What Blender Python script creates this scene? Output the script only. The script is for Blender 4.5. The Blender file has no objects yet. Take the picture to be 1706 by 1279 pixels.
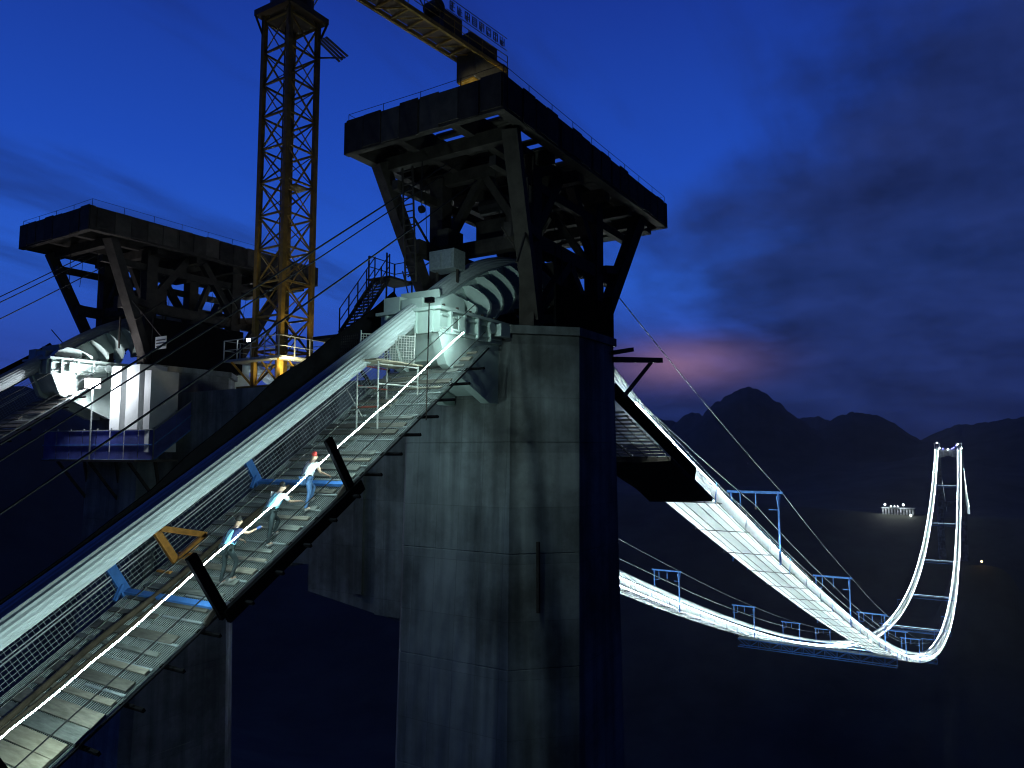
import bpy, math, random
from mathutils import Vector, Matrix, noise
random.seed(7)
R = math.radians
sc = bpy.context.scene
col = sc.collection

# ------------------------------------------------------------------ camera
CAM = Vector((-29.65, -18.0, 0.0))
AZ, PITCH = R(31.9), math.atan(113.5 / 1232.0)
cd = bpy.data.cameras.new('camera'); cam = bpy.data.objects.new('camera', cd); col.objects.link(cam)
cd.sensor_width = 36.0; cd.lens = 26.0; cd.clip_start = 0.1; cd.clip_end = 40000
cam.location = CAM
fw = Vector((math.cos(AZ) * math.cos(PITCH), math.sin(AZ) * math.cos(PITCH), math.sin(PITCH)))
cam.rotation_euler = fw.to_track_quat('-Z', 'Y').to_euler()
sc.camera = cam

# ------------------------------------------------------------------ world / sky
wd = bpy.data.worlds.new('World'); sc.world = wd; wd.use_nodes = True
nt = wd.node_tree; N = nt.nodes; LK = nt.links; N.clear()
def nd(t, **k):
    n = N.new(t)
    for a, b in k.items(): setattr(n, a, b)
    return n
def mth(op, a, b=None, clamp=False):
    n = nd('ShaderNodeMath', operation=op, use_clamp=clamp)
    for i, v in enumerate((a, b)):
        if v is None: continue
        if isinstance(v, (int, float)): n.inputs[i].default_value = v
        else: LK.new(v, n.inputs[i])
    return n.outputs[0]
def mixc(f, a, b, mode='MIX'):
    n = nd('ShaderNodeMix', data_type='RGBA', blend_type=mode)
    for i, v in ((0, f), (6, a), (7, b)):
        if isinstance(v, (int, float)): n.inputs[i].default_value = v
        elif isinstance(v, tuple): n.inputs[i].default_value = (*v, 1)
        else: LK.new(v, n.inputs[i])
    return n.outputs[2]
SUN_AZ = R(19.0)                       # afterglow azimuth, counted from +X towards +Y
sky = nd('ShaderNodeTexSky', sky_type='NISHITA', sun_disc=False)
sky.sun_elevation = R(-5.0); sky.sun_rotation = R(90) - SUN_AZ
sky.air_density = 1.0; sky.dust_density = 0.4; sky.ozone_density = 6.0; sky.altitude = 600
tc = nd('ShaderNodeTexCoord'); sp = nd('ShaderNodeSeparateXYZ'); LK.new(tc.outputs['Generated'], sp.inputs[0])
X, Y, Z = sp.outputs
zz = mth('MAXIMUM', Z, 0.0)
ramp = nd('ShaderNodeValToRGB'); LK.new(zz, ramp.inputs[0])
cr = ramp.color_ramp
cr.elements[0].position = 0.0; cr.elements[0].color = (0.045, 0.070, 0.34, 1)
cr.elements[1].position = 1.0; cr.elements[1].color = (0.003, 0.008, 0.060, 1)
for p, c in ((0.12, (0.032, 0.088, 0.50)), (0.22, (0.026, 0.128, 0.70)), (0.36, (0.015, 0.082, 0.56)), (0.55, (0.010, 0.040, 0.33)), (0.75, (0.005, 0.016, 0.14))):
    e = cr.elements.new(p); e.color = (*c, 1)
base = mixc(0.12, ramp.outputs[0], sky.outputs[0])
# cloud deck: noise on a plane seen in perspective
den = mth('ADD', zz, 0.22)
cb = nd('ShaderNodeCombineXYZ'); LK.new(mth('DIVIDE', X, den), cb.inputs[0]); LK.new(mth('DIVIDE', Y, den), cb.inputs[1])
n1 = nd('ShaderNodeTexNoise'); n1.inputs['Scale'].default_value = 1.25; n1.inputs['Detail'].default_value = 9; n1.inputs['Roughness'].default_value = 0.56
n1.inputs['Distortion'].default_value = 0.2
mp = nd('ShaderNodeMapping'); mp.inputs['Location'].default_value = (3.1, 7.7, 0); LK.new(cb.outputs[0], mp.inputs[0]); LK.new(mp.outputs[0], n1.inputs['Vector'])
# cloud bank thickens towards the bridge axis (+X, slightly -Y), thins to the left
side = mth('SUBTRACT', mth('MULTIPLY', X, 0.40), mth('MULTIPLY', Y, 0.60))
low = mth('MULTIPLY', mth('SUBTRACT', 0.20, zz), 0.75)
cov = mth('ADD', mth('ADD', n1.outputs[0], side), low)
cl = nd('ShaderNodeMapRange', interpolation_type='SMOOTHSTEP'); LK.new(cov, cl.inputs[0])
cl.inputs[1].default_value = 0.47; cl.inputs[2].default_value = 0.78
n2 = nd('ShaderNodeTexNoise'); n2.inputs['Scale'].default_value = 2.6; n2.inputs['Detail'].default_value = 8; n2.inputs['Roughness'].default_value = .6; LK.new(mp.outputs[0], n2.inputs['Vector'])
nr = nd('ShaderNodeMapRange'); LK.new(n2.outputs[0], nr.inputs[0]); nr.inputs[1].default_value = .32; nr.inputs[2].default_value = .68
ccol = mixc(nr.outputs[0], (0.006, 0.011, 0.046), (0.018, 0.037, 0.170))
ms = nd('ShaderNodeMapping'); ms.inputs['Scale'].default_value = (.55, 2.2, 1); ms.inputs['Rotation'].default_value = (0, 0, R(-28)); LK.new(cb.outputs[0], ms.inputs[0])
n3 = nd('ShaderNodeTexNoise'); n3.inputs['Scale'].default_value = 1.5; n3.inputs['Detail'].default_value = 7; n3.inputs['Roughness'].default_value = .58; LK.new(ms.outputs[0], n3.inputs['Vector'])
st = nd('ShaderNodeMapRange', interpolation_type='SMOOTHSTEP'); LK.new(n3.outputs[0], st.inputs[0]); st.inputs[1].default_value = .46; st.inputs[2].default_value = .70
base = mixc(mth('MULTIPLY', st.outputs[0], 0.55), base, (0.010, 0.022, 0.115))
c1 = mixc(mth('MULTIPLY', cl.outputs[0], 0.9), base, ccol)
# afterglow behind thin cloud close to the horizon where the sun went down
az = mth('ARCTAN2', Y, X)
da = mth('DIVIDE', mth('SUBTRACT', az, SUN_AZ), 0.085)
dz = mth('DIVIDE', mth('SUBTRACT', Z, 0.115), 0.028)
g = mth('POWER', 2.718, mth('MULTIPLY', mth('ADD', mth('MULTIPLY', da, da), mth('MULTIPLY', dz, dz)), -1.0))
c2 = mixc(mth('MULTIPLY', mth('MULTIPLY', g, mth('ADD', n2.outputs[0], .25)), 0.75), c1, (0.38, 0.20, 0.32))
# the vault is brighter on the side of the afterglow and falls to night behind the camera
fr = mth('ADD', mth('MULTIPLY', X, math.cos(R(45))), mth('MULTIPLY', Y, math.sin(R(45))))
dk = nd('ShaderNodeMapRange', interpolation_type='SMOOTHSTEP'); LK.new(fr, dk.inputs[0])
dk.inputs[1].default_value = -0.5; dk.inputs[2].default_value = 0.6; dk.inputs[3].default_value = 0.10; dk.inputs[4].default_value = 1.0
bg = nd('ShaderNodeBackground'); LK.new(c2, bg.inputs[0]); LK.new(dk.outputs[0], bg.inputs[1])
wo = nd('ShaderNodeOutputWorld'); LK.new(bg.outputs[0], wo.inputs[0])

# the sun has set: only a trace of directional afterglow
sl = bpy.data.lights.new('sun', 'SUN'); sl.energy = 0.02; sl.angle = R(20); sl.color = (1.0, 0.75, 0.7)
so = bpy.data.objects.new('sun', sl); col.objects.link(so)
so.rotation_euler = Vector((-math.cos(SUN_AZ), -math.sin(SUN_AZ), -0.08)).to_track_quat('-Z', 'Y').to_euler()

vs = sc.view_settings; vs.view_transform = 'Standard'; vs.look = 'None'; vs.exposure = 0.0; vs.gamma = 1.0; vs.use_curve_mapping = False
sc.cycles.use_denoising = True; sc.cycles.filter_width = 1.15
sc.cycles.max_bounces = 6; sc.cycles.diffuse_bounces = 3; sc.cycles.sample_clamp_indirect = 4.0
sc.cycles.caustics_reflective = False; sc.cycles.caustics_refractive = False

HAZE = 0.00007
# ------------------------------------------------------------------ materials
def mat(name, c, rough=0.7, metal=0.0, var=0.25, scale=3.0, bump=0.0, c2=None, transl=0.0, clear=0.0, stretch=(1, 1, 1), detail=6, spec=0.35):
    m = bpy.data.materials.new(name); m.use_nodes = True
    t = m.node_tree; n = t.nodes; b = n['Principled BSDF']
    b.inputs['Roughness'].default_value = rough; b.inputs['Metallic'].default_value = metal; b.inputs['Specular IOR Level'].default_value = spec
    co = n.new('ShaderNodeTexCoord'); mp = n.new('ShaderNodeMapping'); mp.inputs['Scale'].default_value = stretch
    t.links.new(co.outputs['Object'], mp.inputs[0])
    ns = n.new('ShaderNodeTexNoise'); ns.inputs['Scale'].default_value = scale; ns.inputs['Detail'].default_value = detail
    ns.inputs['Roughness'].default_value = 0.62
    t.links.new(mp.outputs[0], ns.inputs['Vector'])
    rp = n.new('ShaderNodeValToRGB'); t.links.new(ns.outputs[0], rp.inputs[0])
    d = c2 if c2 else tuple(v * (1 - var) for v in c)
    rp.color_ramp.elements[0].position = 0.33; rp.color_ramp.elements[0].color = (*d, 1)
    rp.color_ramp.elements[1].position = 0.68; rp.color_ramp.elements[1].color = (*c, 1)
    t.links.new(rp.outputs[0], b.inputs['Base Color'])
    if bump:
        bp = n.new('ShaderNodeBump'); bp.inputs['Strength'].default_value = bump; bp.inputs['Distance'].default_value = 0.05
        t.links.new(ns.outputs[0], bp.inputs['Height']); t.links.new(bp.outputs[0], b.inputs['Normal'])
    if transl:
        tr = n.new('ShaderNodeBsdfTranslucent'); t.links.new(rp.outputs[0], tr.inputs[0])
        mx = n.new('ShaderNodeMixShader'); mx.inputs[0].default_value = transl
        t.links.new(b.outputs[0], mx.inputs[1]); t.links.new(tr.outputs[0], mx.inputs[2])
        t.links.new(mx.outputs[0], n['Material Output'].inputs[0])
    if clear:                                  # open wire mesh: part of the light goes straight through
        tp = n.new('ShaderNodeBsdfTransparent'); mx = n.new('ShaderNodeMixShader'); mx.inputs[0].default_value = clear
        t.links.new(b.outputs[0], mx.inputs[1]); t.links.new(tp.outputs[0], mx.inputs[2]); t.links.new(mx.outputs[0], n['Material Output'].inputs[0])
    return m
def emis(name, c, s):
    m = bpy.data.materials.new(name); m.use_nodes = True
    n = m.node_tree.nodes; n.clear(); e = n.new('ShaderNodeEmission'); o = n.new('ShaderNodeOutputMaterial')
    e.inputs[0].default_value = (*c, 1); e.inputs[1].default_value = s
    m.node_tree.links.new(e.outputs[0], o.inputs[0]); return m
def concrete():
    m = mat('concrete', (0.40, 0.44, 0.455), 0.85, 0, 0.45, 0.35, 0.25, detail=9)
    t = m.node_tree; n = t.nodes; b = n['Principled BSDF']
    src = b.inputs['Base Color'].links[0].from_socket
    co = n['Texture Coordinate']
    mp = n.new('ShaderNodeMapping'); mp.inputs['Scale'].default_value = (1.3, 1.3, 0.07); t.links.new(co.outputs['Object'], mp.inputs[0])
    ns = n.new('ShaderNodeTexNoise'); ns.inputs['Scale'].default_value = 1.1; ns.inputs['Detail'].default_value = 7; t.links.new(mp.outputs[0], ns.inputs['Vector'])
    rp = n.new('ShaderNodeValToRGB'); rp.color_ramp.elements[0].position = 0.36; rp.color_ramp.elements[0].color = (0.45, 0.46, 0.47, 1)
    rp.color_ramp.elements[1].position = 0.6; rp.color_ramp.elements[1].color = (1, 1, 1, 1); t.links.new(ns.outputs[0], rp.inputs[0])
    mx = n.new('ShaderNodeMix'); mx.data_type = 'RGBA'; mx.blend_type = 'MULTIPLY'; mx.inputs[0].default_value = 0.85
    t.links.new(src, mx.inputs[6]); t.links.new(rp.outputs[0], mx.inputs[7])
    sx = n.new('ShaderNodeSeparateXYZ'); t.links.new(co.outputs['Object'], sx.inputs[0])
    ad = n.new('ShaderNodeMath'); ad.operation = 'ADD'; t.links.new(sx.outputs[0], ad.inputs[0]); t.links.new(sx.outputs[1], ad.inputs[1])
    cm = n.new('ShaderNodeCombineXYZ'); t.links.new(ad.outputs[0], cm.inputs[0]); t.links.new(sx.outputs[2], cm.inputs[1])
    bk_ = n.new('ShaderNodeTexBrick'); bk_.offset = 0.0; bk_.inputs['Scale'].default_value = 1.0; bk_.inputs['Brick Width'].default_value = 1.15; bk_.inputs['Row Height'].default_value = 2.25
    bk_.inputs['Mortar Size'].default_value = .012; bk_.inputs['Color1'].default_value = (.82, .82, .82, 1); bk_.inputs['Color2'].default_value = (1.08, 1.06, 1.04, 1); bk_.inputs['Mortar'].default_value = (.66, .65, .63, 1)
    t.links.new(cm.outputs[0], bk_.inputs['Vector'])
    m2 = n.new('ShaderNodeMix'); m2.data_type = 'RGBA'; m2.blend_type = 'MULTIPLY'; m2.inputs[0].default_value = .8
    t.links.new(mx.outputs[2], m2.inputs[6]); t.links.new(bk_.outputs[0], m2.inputs[7])
    n3 = n.new('ShaderNodeTexNoise'); n3.inputs['Scale'].default_value = .16; n3.inputs['Detail'].default_value = 8; n3.inputs['Roughness'].default_value = .68; t.links.new(co.outputs['Object'], n3.inputs['Vector'])
    r3 = n.new('ShaderNodeValToRGB'); t.links.new(n3.outputs[0], r3.inputs[0]); r3.color_ramp.elements[0].position = .40; r3.color_ramp.elements[0].color = (.52, .49, .46, 1)
    r3.color_ramp.elements[1].position = .56; r3.color_ramp.elements[1].color = (1.1, 1.1, 1.1, 1)
    m3 = n.new('ShaderNodeMix'); m3.data_type = 'RGBA'; m3.blend_type = 'MULTIPLY'; m3.inputs[0].default_value = .9
    t.links.new(m2.outputs[2], m3.inputs[6]); t.links.new(r3.outputs[0], m3.inputs[7]); t.links.new(m3.outputs[2], b.inputs['Base Color'])
    return m
M = dict(
    conc=concrete(),
    steel=mat('gantry_steel', (0.075, 0.062, 0.056), 0.75, 0.0, 0.5, 2.0, 0.1, spec=0.15),
    deckwood=mat('deck_boards', (0.12, 0.10, 0.085), 0.85, 0, 0.5, 1.5),
    dark=mat('dark_parts_and_shade', (0.008, 0.008, 0.010), 0.95, 0, 0.4, 4.0, spec=0.0),  # own dark of screens and beams; shade put into netting and right posts
    black=mat('black_rope', (0.022, 0.022, 0.026), 0.7, 0, 0.3, 6.0),
    saddle=mat('saddle_paint', (0.56, 0.66, 0.62), 0.5, 0, 0.18, 1.4, 0.04),
    wood=mat('batten_wood', (0.30, 0.27, 0.22), 0.85, 0, 0.45, 5.0, 0.2, stretch=(3, .4, 3)),
    wood2=mat('batten_wood_grey', (0.23, 0.24, 0.22), 0.85, 0, 0.5, 5.0, 0.2, stretch=(3, .4, 3)),
    wood3=mat('batten_wood_dark', (0.15, 0.14, 0.12), 0.9, 0, 0.4, 5.0, 0.2, stretch=(3, .4, 3)),
    plank=mat('plank_warm', (0.46, 0.40, 0.30), 0.8, 0, 0.4, 4.0, 0.2, stretch=(3, .4, 3)),
    plank2=mat('plank_grey', (0.42, 0.42, 0.38), 0.8, 0, 0.45, 4.0, 0.2, stretch=(3, .4, 3)),
    galv=mat('galvanised_wire', (0.36, 0.40, 0.40), 0.5, 0.3, 0.3, 9.0),
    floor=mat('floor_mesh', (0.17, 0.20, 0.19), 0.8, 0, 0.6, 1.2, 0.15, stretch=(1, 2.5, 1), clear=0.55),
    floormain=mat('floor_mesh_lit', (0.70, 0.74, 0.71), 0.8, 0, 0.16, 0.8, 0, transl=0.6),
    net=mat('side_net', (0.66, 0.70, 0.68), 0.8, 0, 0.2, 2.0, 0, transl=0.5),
    zinc=mat('cable_zinc', (0.58, 0.63, 0.64), 0.6, 0.0, 0.2, 1.5, 0.03, stretch=(.2, 3, 3), spec=0.15),
    blue=mat('blue_paint', (0.08, 0.25, 0.68), 0.5, 0, 0.3, 3.0),
    orange=mat('orange_paint', (0.62, 0.26, 0.05), 0.55, 0, 0.4, 5.0, 0.08),
    yellow=mat('crane_yellow', (0.28, 0.175, 0.025), 0.6, 0, 0.5, 2.5),
    crane=mat('crane_dark', (0.09, 0.06, 0.035), 0.6, 0, 0.4, 2.5),
    cw=mat('counterweight_grey', (0.05, 0.05, 0.045), 0.85, 0, 0.4, 2.0),
    sheet=mat('blue_sheeting', (0.15, 0.19, 0.62), 0.7, 0, 0.35, 1.3, 0.2, transl=0.5),
    tube=mat('scaffold_tube', (0.62, 0.62, 0.58), 0.5, 0.1, 0.25, 8.0),
    red=mat('scaffold_red', (0.45, 0.10, 0.07), 0.55, 0, 0.3, 6.0),
    white=mat('white_paint', (0.70, 0.72, 0.72), 0.6, 0, 0.2, 1.2),
    tarp=mat('tarpaulin', (0.05, 0.042, 0.036), 0.9, 0, 0.5, 1.5, 0.3, spec=0.1),
    hose=mat('brown_hose', (0.10, 0.075, 0.05), 0.8, 0, 0.5, 3.0),
    skin=mat('skin', (0.52, 0.33, 0.24), 0.6, 0, 0.1, 8.0),
    hair=mat('hair', (0.018, 0.015, 0.014), 0.7, 0, 0.3, 20.0),
    shirt=mat('shirt_white', (0.80, 0.82, 0.84), 0.85, 0, 0.15, 6.0, 0.2),
    vest=mat('vest_cyan', (0.32, 0.72, 0.92), 0.8, 0, 0.2, 6.0, 0.2),
    teal=mat('shirt_teal', (0.02, 0.14, 0.18), 0.85, 0, 0.3, 6.0),
    navy=mat('shirt_navy', (0.02, 0.03, 0.10), 0.85, 0, 0.3, 6.0, 0.2),
    jeans=mat('jeans', (0.12, 0.24, 0.48), 0.9, 0, 0.35, 9.0, 0.2),
    trous=mat('trousers_dark', (0.035, 0.05, 0.055), 0.9, 0, 0.35, 9.0, 0.2),
    shoe=mat('shoe', (0.40, 0.40, 0.38), 0.7, 0, 0.3, 9.0),
    helmet=mat('helmet_red', (0.55, 0.05, 0.04), 0.35, 0, 0.1, 3.0),
    glove=mat('glove_blue', (0.06, 0.11, 0.32), 0.8, 0, 0.2, 9.0),
    led=emis('led_strip', (0.70, 1.0, 0.97), 130.0),
    ledm=emis('led_strip_main', (0.80, 0.97, 1.0), 150.0),
    ledx=emis('led_strip_cross', (0.55, 0.8, 1.0), 7.0),
    lamp=emis('lamp_white', (0.86, 0.93, 1.0), 160.0),
    lampw=emis('lamp_small', (0.85, 0.95, 1.0), 40.0),
    lampb=emis('lamp_blue', (0.18, 0.16, 1.0), 14.0),
    lampo=emis('lamp_orange', (1.0, 0.62, 0.25), 30.0),
    ground=mat('hillside', (0.075, 0.080, 0.060), 0.95, 0, 0.7, 0.012, 0, detail=12),
)

# ------------------------------------------------------------------ mesh helpers
class MB:
    def __init__(s): s.v = []; s.f = []
    def hexa(s, c8):
        i = len(s.v); s.v += [tuple(p) for p in c8]
        s.f += [tuple(i + k for k in q) for q in ((0, 3, 2, 1), (4, 5, 6, 7), (0, 1, 5, 4), (1, 2, 6, 5), (2, 3, 7, 6), (3, 0, 4, 7))]
        return s
    def box(s, x0, x1, y0, y1, z0, z1):
        return s.hexa([(x0, y0, z0), (x1, y0, z0), (x1, y1, z0), (x0, y1, z0), (x0, y0, z1), (x1, y0, z1), (x1, y1, z1), (x0, y1, z1)])
    def obox(s, c, ax, ay, az, hx, hy, hz):
        c = Vector(c); P = []
        for k in (-1, 1):
            for a, b in ((-1, -1), (1, -1), (1, 1), (-1, 1)): P.append(c + ax * (a * hx) + ay * (b * hy) + az * (k * hz))
        return s.hexa(P)
    def bar(s, p, q, w, h=None, up=Vector((0, 0, 1))):
        p = Vector(p); q = Vector(q); h = h or w; d = (q - p)
        if d.length < 1e-6: return s
        L = d.length; d = d / L
        if abs(d.dot(up)) > 0.98: up = Vector((0, 1, 0)) if abs(d.y) < .9 else Vector((1, 0, 0))
        sd = d.cross(up).normalized(); u = sd.cross(d)
        return s.obox((p + q) / 2, d, sd, u, L / 2, w / 2, h / 2)
    def tube(s, pts, r, n=6, cap=True):
        pts = [Vector(p) for p in pts]; m = len(pts); i0 = len(s.v)
        for k, p in enumerate(pts):
            d = (pts[min(k + 1, m - 1)] - pts[max(k - 1, 0)]).normalized()
            up = Vector((0, 0, 1)) if abs(d.z) < .95 else Vector((0, 1, 0))
            a = d.cross(up).normalized(); b = a.cross(d); rr = r[k] if isinstance(r, (list, tuple)) else r
            for j in range(n):
                t = 2 * math.pi * j / n; s.v.append(tuple(p + a * (rr * math.cos(t)) + b * (rr * math.sin(t))))
        for k in range(m - 1):
            for j in range(n):
                a = i0 + k * n + j; b = i0 + k * n + (j + 1) % n
                s.f.append((a, b, b + n, a + n))
        if cap:
            s.f.append(tuple(i0 + j for j in reversed(range(n)))); s.f.append(tuple(i0 + (m - 1) * n + j for j in range(n)))
        return s
    def prism(s, poly, ax, lo, hi):           # polygon given in the two other axes, extruded along axis ax
        n = len(poly); i0 = len(s.v)
        for t in (lo, hi):
            for a, b in poly:
                p = [a, b]; p.insert(ax, t); s.v.append(tuple(p))
        s.f.append(tuple(i0 + j for j in reversed(range(n)))); s.f.append(tuple(i0 + n + j for j in range(n)))
        for j in range(n):
            k = (j + 1) % n; s.f.append((i0 + j, i0 + k, i0 + n + k, i0 + n + j))
        return s
    def strip(s, A, B):                       # sheet between two point lists
        i0 = len(s.v); n = len(A); s.v += [tuple(p) for p in A] + [tuple(p) for p in B]
        for k in range(n - 1): s.f.append((i0 + k, i0 + k + 1, i0 + n + k + 1, i0 + n + k))
        return s
    def sweep(s, rings, closed=True):         # rings: lists of equal length
        n = len(rings[0]); i0 = len(s.v)
        for r in rings: s.v += [tuple(p) for p in r]
        for k in range(len(rings) - 1):
            for j in range(n):
                a = i0 + k * n + j; b = i0 + k * n + (j + 1) % n
                s.f.append((a, b, b + n, a + n))
        if closed:
            s.f.append(tuple(i0 + j for j in reversed(range(n)))); s.f.append(tuple(i0 + (len(rings) - 1) * n + j for j in range(n)))
        return s
    def build(s, name, m, parent=None, smooth=False, **props):
        me = bpy.data.meshes.new(name); me.from_pydata(s.v, [], s.f); me.update()
        me.materials.append(M[m] if isinstance(m, str) else m)
        if smooth: me.polygons.foreach_set('use_smooth', [True] * len(me.polygons))
        o = bpy.data.objects.new(name, me); col.objects.link(o)
        if parent is not None:
            o.parent = parent
            o.matrix_parent_inverse = Matrix.Translation(-parent.location)
        for k, v in props.items(): o[k] = v
        return o
def empty(name, loc, label, category, group=None):
    o = bpy.data.objects.new(name, None); o.empty_display_size = 0.5; col.objects.link(o); o.location = loc
    o['label'] = label; o['category'] = category
    if group: o['group'] = group
    return o
def lamp(name, kind, loc, target, energy, color, parent=None, size=R(100), radius=0.15, blend=0.5):
    l = bpy.data.lights.new(name, kind); l.energy = energy; l.color = color
    l.shadow_soft_size = radius
    if kind == 'SPOT': l.spot_size = size; l.spot_blend = blend
    o = bpy.data.objects.new(name, l); col.objects.link(o); o.location = loc
    if target is not None: o.rotation_euler = (Vector(target) - Vector(loc)).to_track_quat('-Z', 'Y').to_euler()
    if parent is not None:
        o.parent = parent; o.matrix_parent_inverse = Matrix.Translation(-parent.location)
    return o
EY = Vector((0, 1, 0))

def sagline(a, b, sag, n=24):
    a = Vector(a); b = Vector(b); return [a.lerp(b, k / n) - Vector((0, 0, 4 * sag * (k / n) * (1 - k / n))) for k in range(n + 1)]

# ------------------------------------------------------------------ ground and hills
def lerp_tab(tab, x):
    if x <= tab[0][0]: return tab[0][1]
    for (a, u), (b, v) in zip(tab, tab[1:]):
        if x <= b:
            t = (x - a) / (b - a); t = t * t * (3 - 2 * t); return u + (v - u) * t
    return tab[-1][1]
BASE = [(-900, -30), (-140, -60), (-60, -118), (0, -150), (180, -205), (600, -330), (1030, -210), (1205, -150), (1350, -104), (1500, -106), (2100, -60), (2700, -40)]
HILLS = []
def hill(azd, eld, D, rad, p=2.0):
    a = R(azd); HILLS.append((CAM.x + D * math.cos(a), CAM.y + D * math.sin(a), D * math.tan(R(eld)), rad, p))
for h in [(18.2, 4.0, 3300, 150), (14.2, 5.1, 3000, 235, 1.7), (16.0, 4.1, 3000, 150), (20.9, 2.6, 3700, 330), (23.5, 3.2, 3300, 300), (10.2, 2.6, 3900, 330), (6.8, 2.85, 3200, 240), (8.6, 2.1, 3500, 300),
          (12.0, 3.3, 3300, 200), (0.4, 1.9, 3500, 240), (-2.6, 2.25, 3100, 330), (-6.5, 3.4, 3000, 400), (-11, 2.4, 3300, 350), (-17, 3.0, 2900, 450), (28, 3.0, 3000, 380), (33, 2.6, 3300, 400),
          (41, 3.2, 2600, 420), (50, 3.4, 2200, 380), (58, 3.2, 1800, 330), (66, 4.2, 1500, 300), (74, 4.6, 1500, 330), (86, 4.0, 1700, 400),
          (105, 4, 1800, 450), (130, 4, 2000, 500), (160, 5, 2200, 500), (200, 5, 2200, 500), (240, 4, 2000, 500), (280, 3.5, 2200, 500), (315, 3.0, 2400, 450), (335, 3.2, 2600, 420), (4.0, -0.2, 3300, 400)]:
    hill(*h)
def gz(x, y):
    b = lerp_tab(BASE, x)
    b += min(60, abs(y - 14) * 0.03) if x < 1600 else 0
    d = math.hypot(x - 600, y)
    n = noise.fractal(Vector((x * .0016, y * .0016, 3.3)), 1.0, 2.0, 5) * (10 + min(70, d * .03))
    z = b + n * min(1, max(0.12, (d - 500) / 900))
    top = -1e9
    for hx, hy, hh, rr, p in HILLS:
        q = math.hypot(x - hx, y - hy) / rr
        if q < 3.2: top = max(top, z + (hh - z) * math.exp(-q ** p) + (noise.noise(Vector((x * .011, y * .011, 1))) * 10 + noise.noise(Vector((x * .04, y * .04, 5))) * 13 + noise.noise(Vector((x * .1, y * .1, 9))) * 5) * math.exp(-q))
    z = max(z, top)
    # benches where the works camp, the lamp and the far anchor stand
    for bx, by, bz, br in ((1352, 95, -101.5, 60), (1480, 15, -107.5, 50), (1000, -19, -131, 45), (1205, 14, -150, 40)):
        w = math.exp(-(math.hypot(x - bx, y - by) / br) ** 4); z = z * (1 - w) + bz * w
    return z
def terrain():
    na, rad = 540, [0]
    r = 12.0
    while r < 15000: rad.append(r); r *= 1.062
    mb = MB()
    mb.v.append((CAM.x, CAM.y, gz(CAM.x, CAM.y)))
    azs = []
    for i in range(na): azs.append(2 * math.pi * i / na)
    # finer steps over the valley in front of the towers
    azs = sorted(set([round(a, 6) for a in azs] + [round(R(-6 + 36 * k / 260) % (2 * math.pi), 6) for k in range(260)]))
    na = len(azs)
    for r in rad[1:]:
        for a in azs:
            x = CAM.x + r * math.cos(a); y = CAM.y + r * math.sin(a); mb.v.append((x, y, gz(x, y)))
    for i in range(na): mb.f.append((0, 1 + i, 1 + (i + 1) % na))
    for k in range(len(rad) - 2):
        o = 1 + k * na
        for i in range(na):
            j = (i + 1) % na; mb.f.append((o + i, o + na + i, o + na + j, o + j))
    mb.build('ground', 'ground', None, True, kind='structure')
terrain()

# ------------------------------------------------------------------ bridge curves
SPAN, SAG, ZT, YB = 1205.0, 110.0, 5.0, 27.6
def side_z(x): return 3.6 + .70 * (x + 6.5) + .0025 * (x + 6.5) ** 2
def main_z(x): s = x / SPAN; return ZT - 4 * SAG * s * (1 - s)
class Path:
    def __init__(s, fn, yc): s.fn = fn; s.yc = yc
    def at(s, x, y=0.0, h=0.0):
        d = (s.fn(x + .05) - s.fn(x - .05)) / .1; l = math.hypot(1, d)
        return Vector((x - h * d / l, s.yc + y, s.fn(x) + h / l))
    def t(s, x):
        d = (s.fn(x + .05) - s.fn(x - .05)) / .1; return Vector((1, 0, d)).normalized()
    def n(s, x):
        t = s.t(x); return Vector((-t.z, 0, t.x))
def xs(a, b, st):
    n = max(1, int(round((b - a) / st))); return [a + (b - a) * k / n for k in range(n + 1)]
def main_xs(a=8.0, b=SPAN - 6):
    L = []; x = a
    while x < b: L.append(x); x += 2.5 if x < 60 else (4 if x < 220 else 9)
    return L + [b]
def beam_along(path, XS, y0, y1, h0, h1):
    return MB().sweep([[path.at(x, y0, h0), path.at(x, y1, h0), path.at(x, y1, h1), path.at(x, y0, h1)] for x in XS])

# ------------------------------------------------------------------ bridge towers
def octo(cx, cy, hx, hy, ch, real=None):
    if cy > YB / 2: return [(x_, 2 * cy - y_) for x_, y_ in octo(cx, cy - 100, hx, hy, ch, cy)][::-1]
    cy = cy if real is None else real; a, b, d = ch, .5, ch      # deep chamfers, small only on the inner front corner
    return [(cx - hx + a, cy - hy), (cx + hx - a, cy - hy), (cx + hx, cy - hy + a), (cx + hx, cy + hy - d), (cx + hx - d, cy + hy), (cx - hx + b, cy + hy), (cx - hx, cy + hy - b), (cx - hx, cy - hy + a)]
def shaft(cx, cy, ztop, zbot, parent, lift=4.5):
    z = ztop; rings = []
    while z > zbot:
        for a, g in ((0, .03), (.03, 0), (lift - .03, 0), (lift, .03)):
            zz_ = z - a; tp = (ztop - zz_) * 0.026
            rings.append([(p[0], p[1], zz_) for p in octo(cx, cy, 3.85 + tp - g, 4.0 + tp * .15 - g, 2.1)])
        z -= lift
    rings.reverse()
    return MB().sweep(rings).build('shaft', 'conc', parent)
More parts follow.
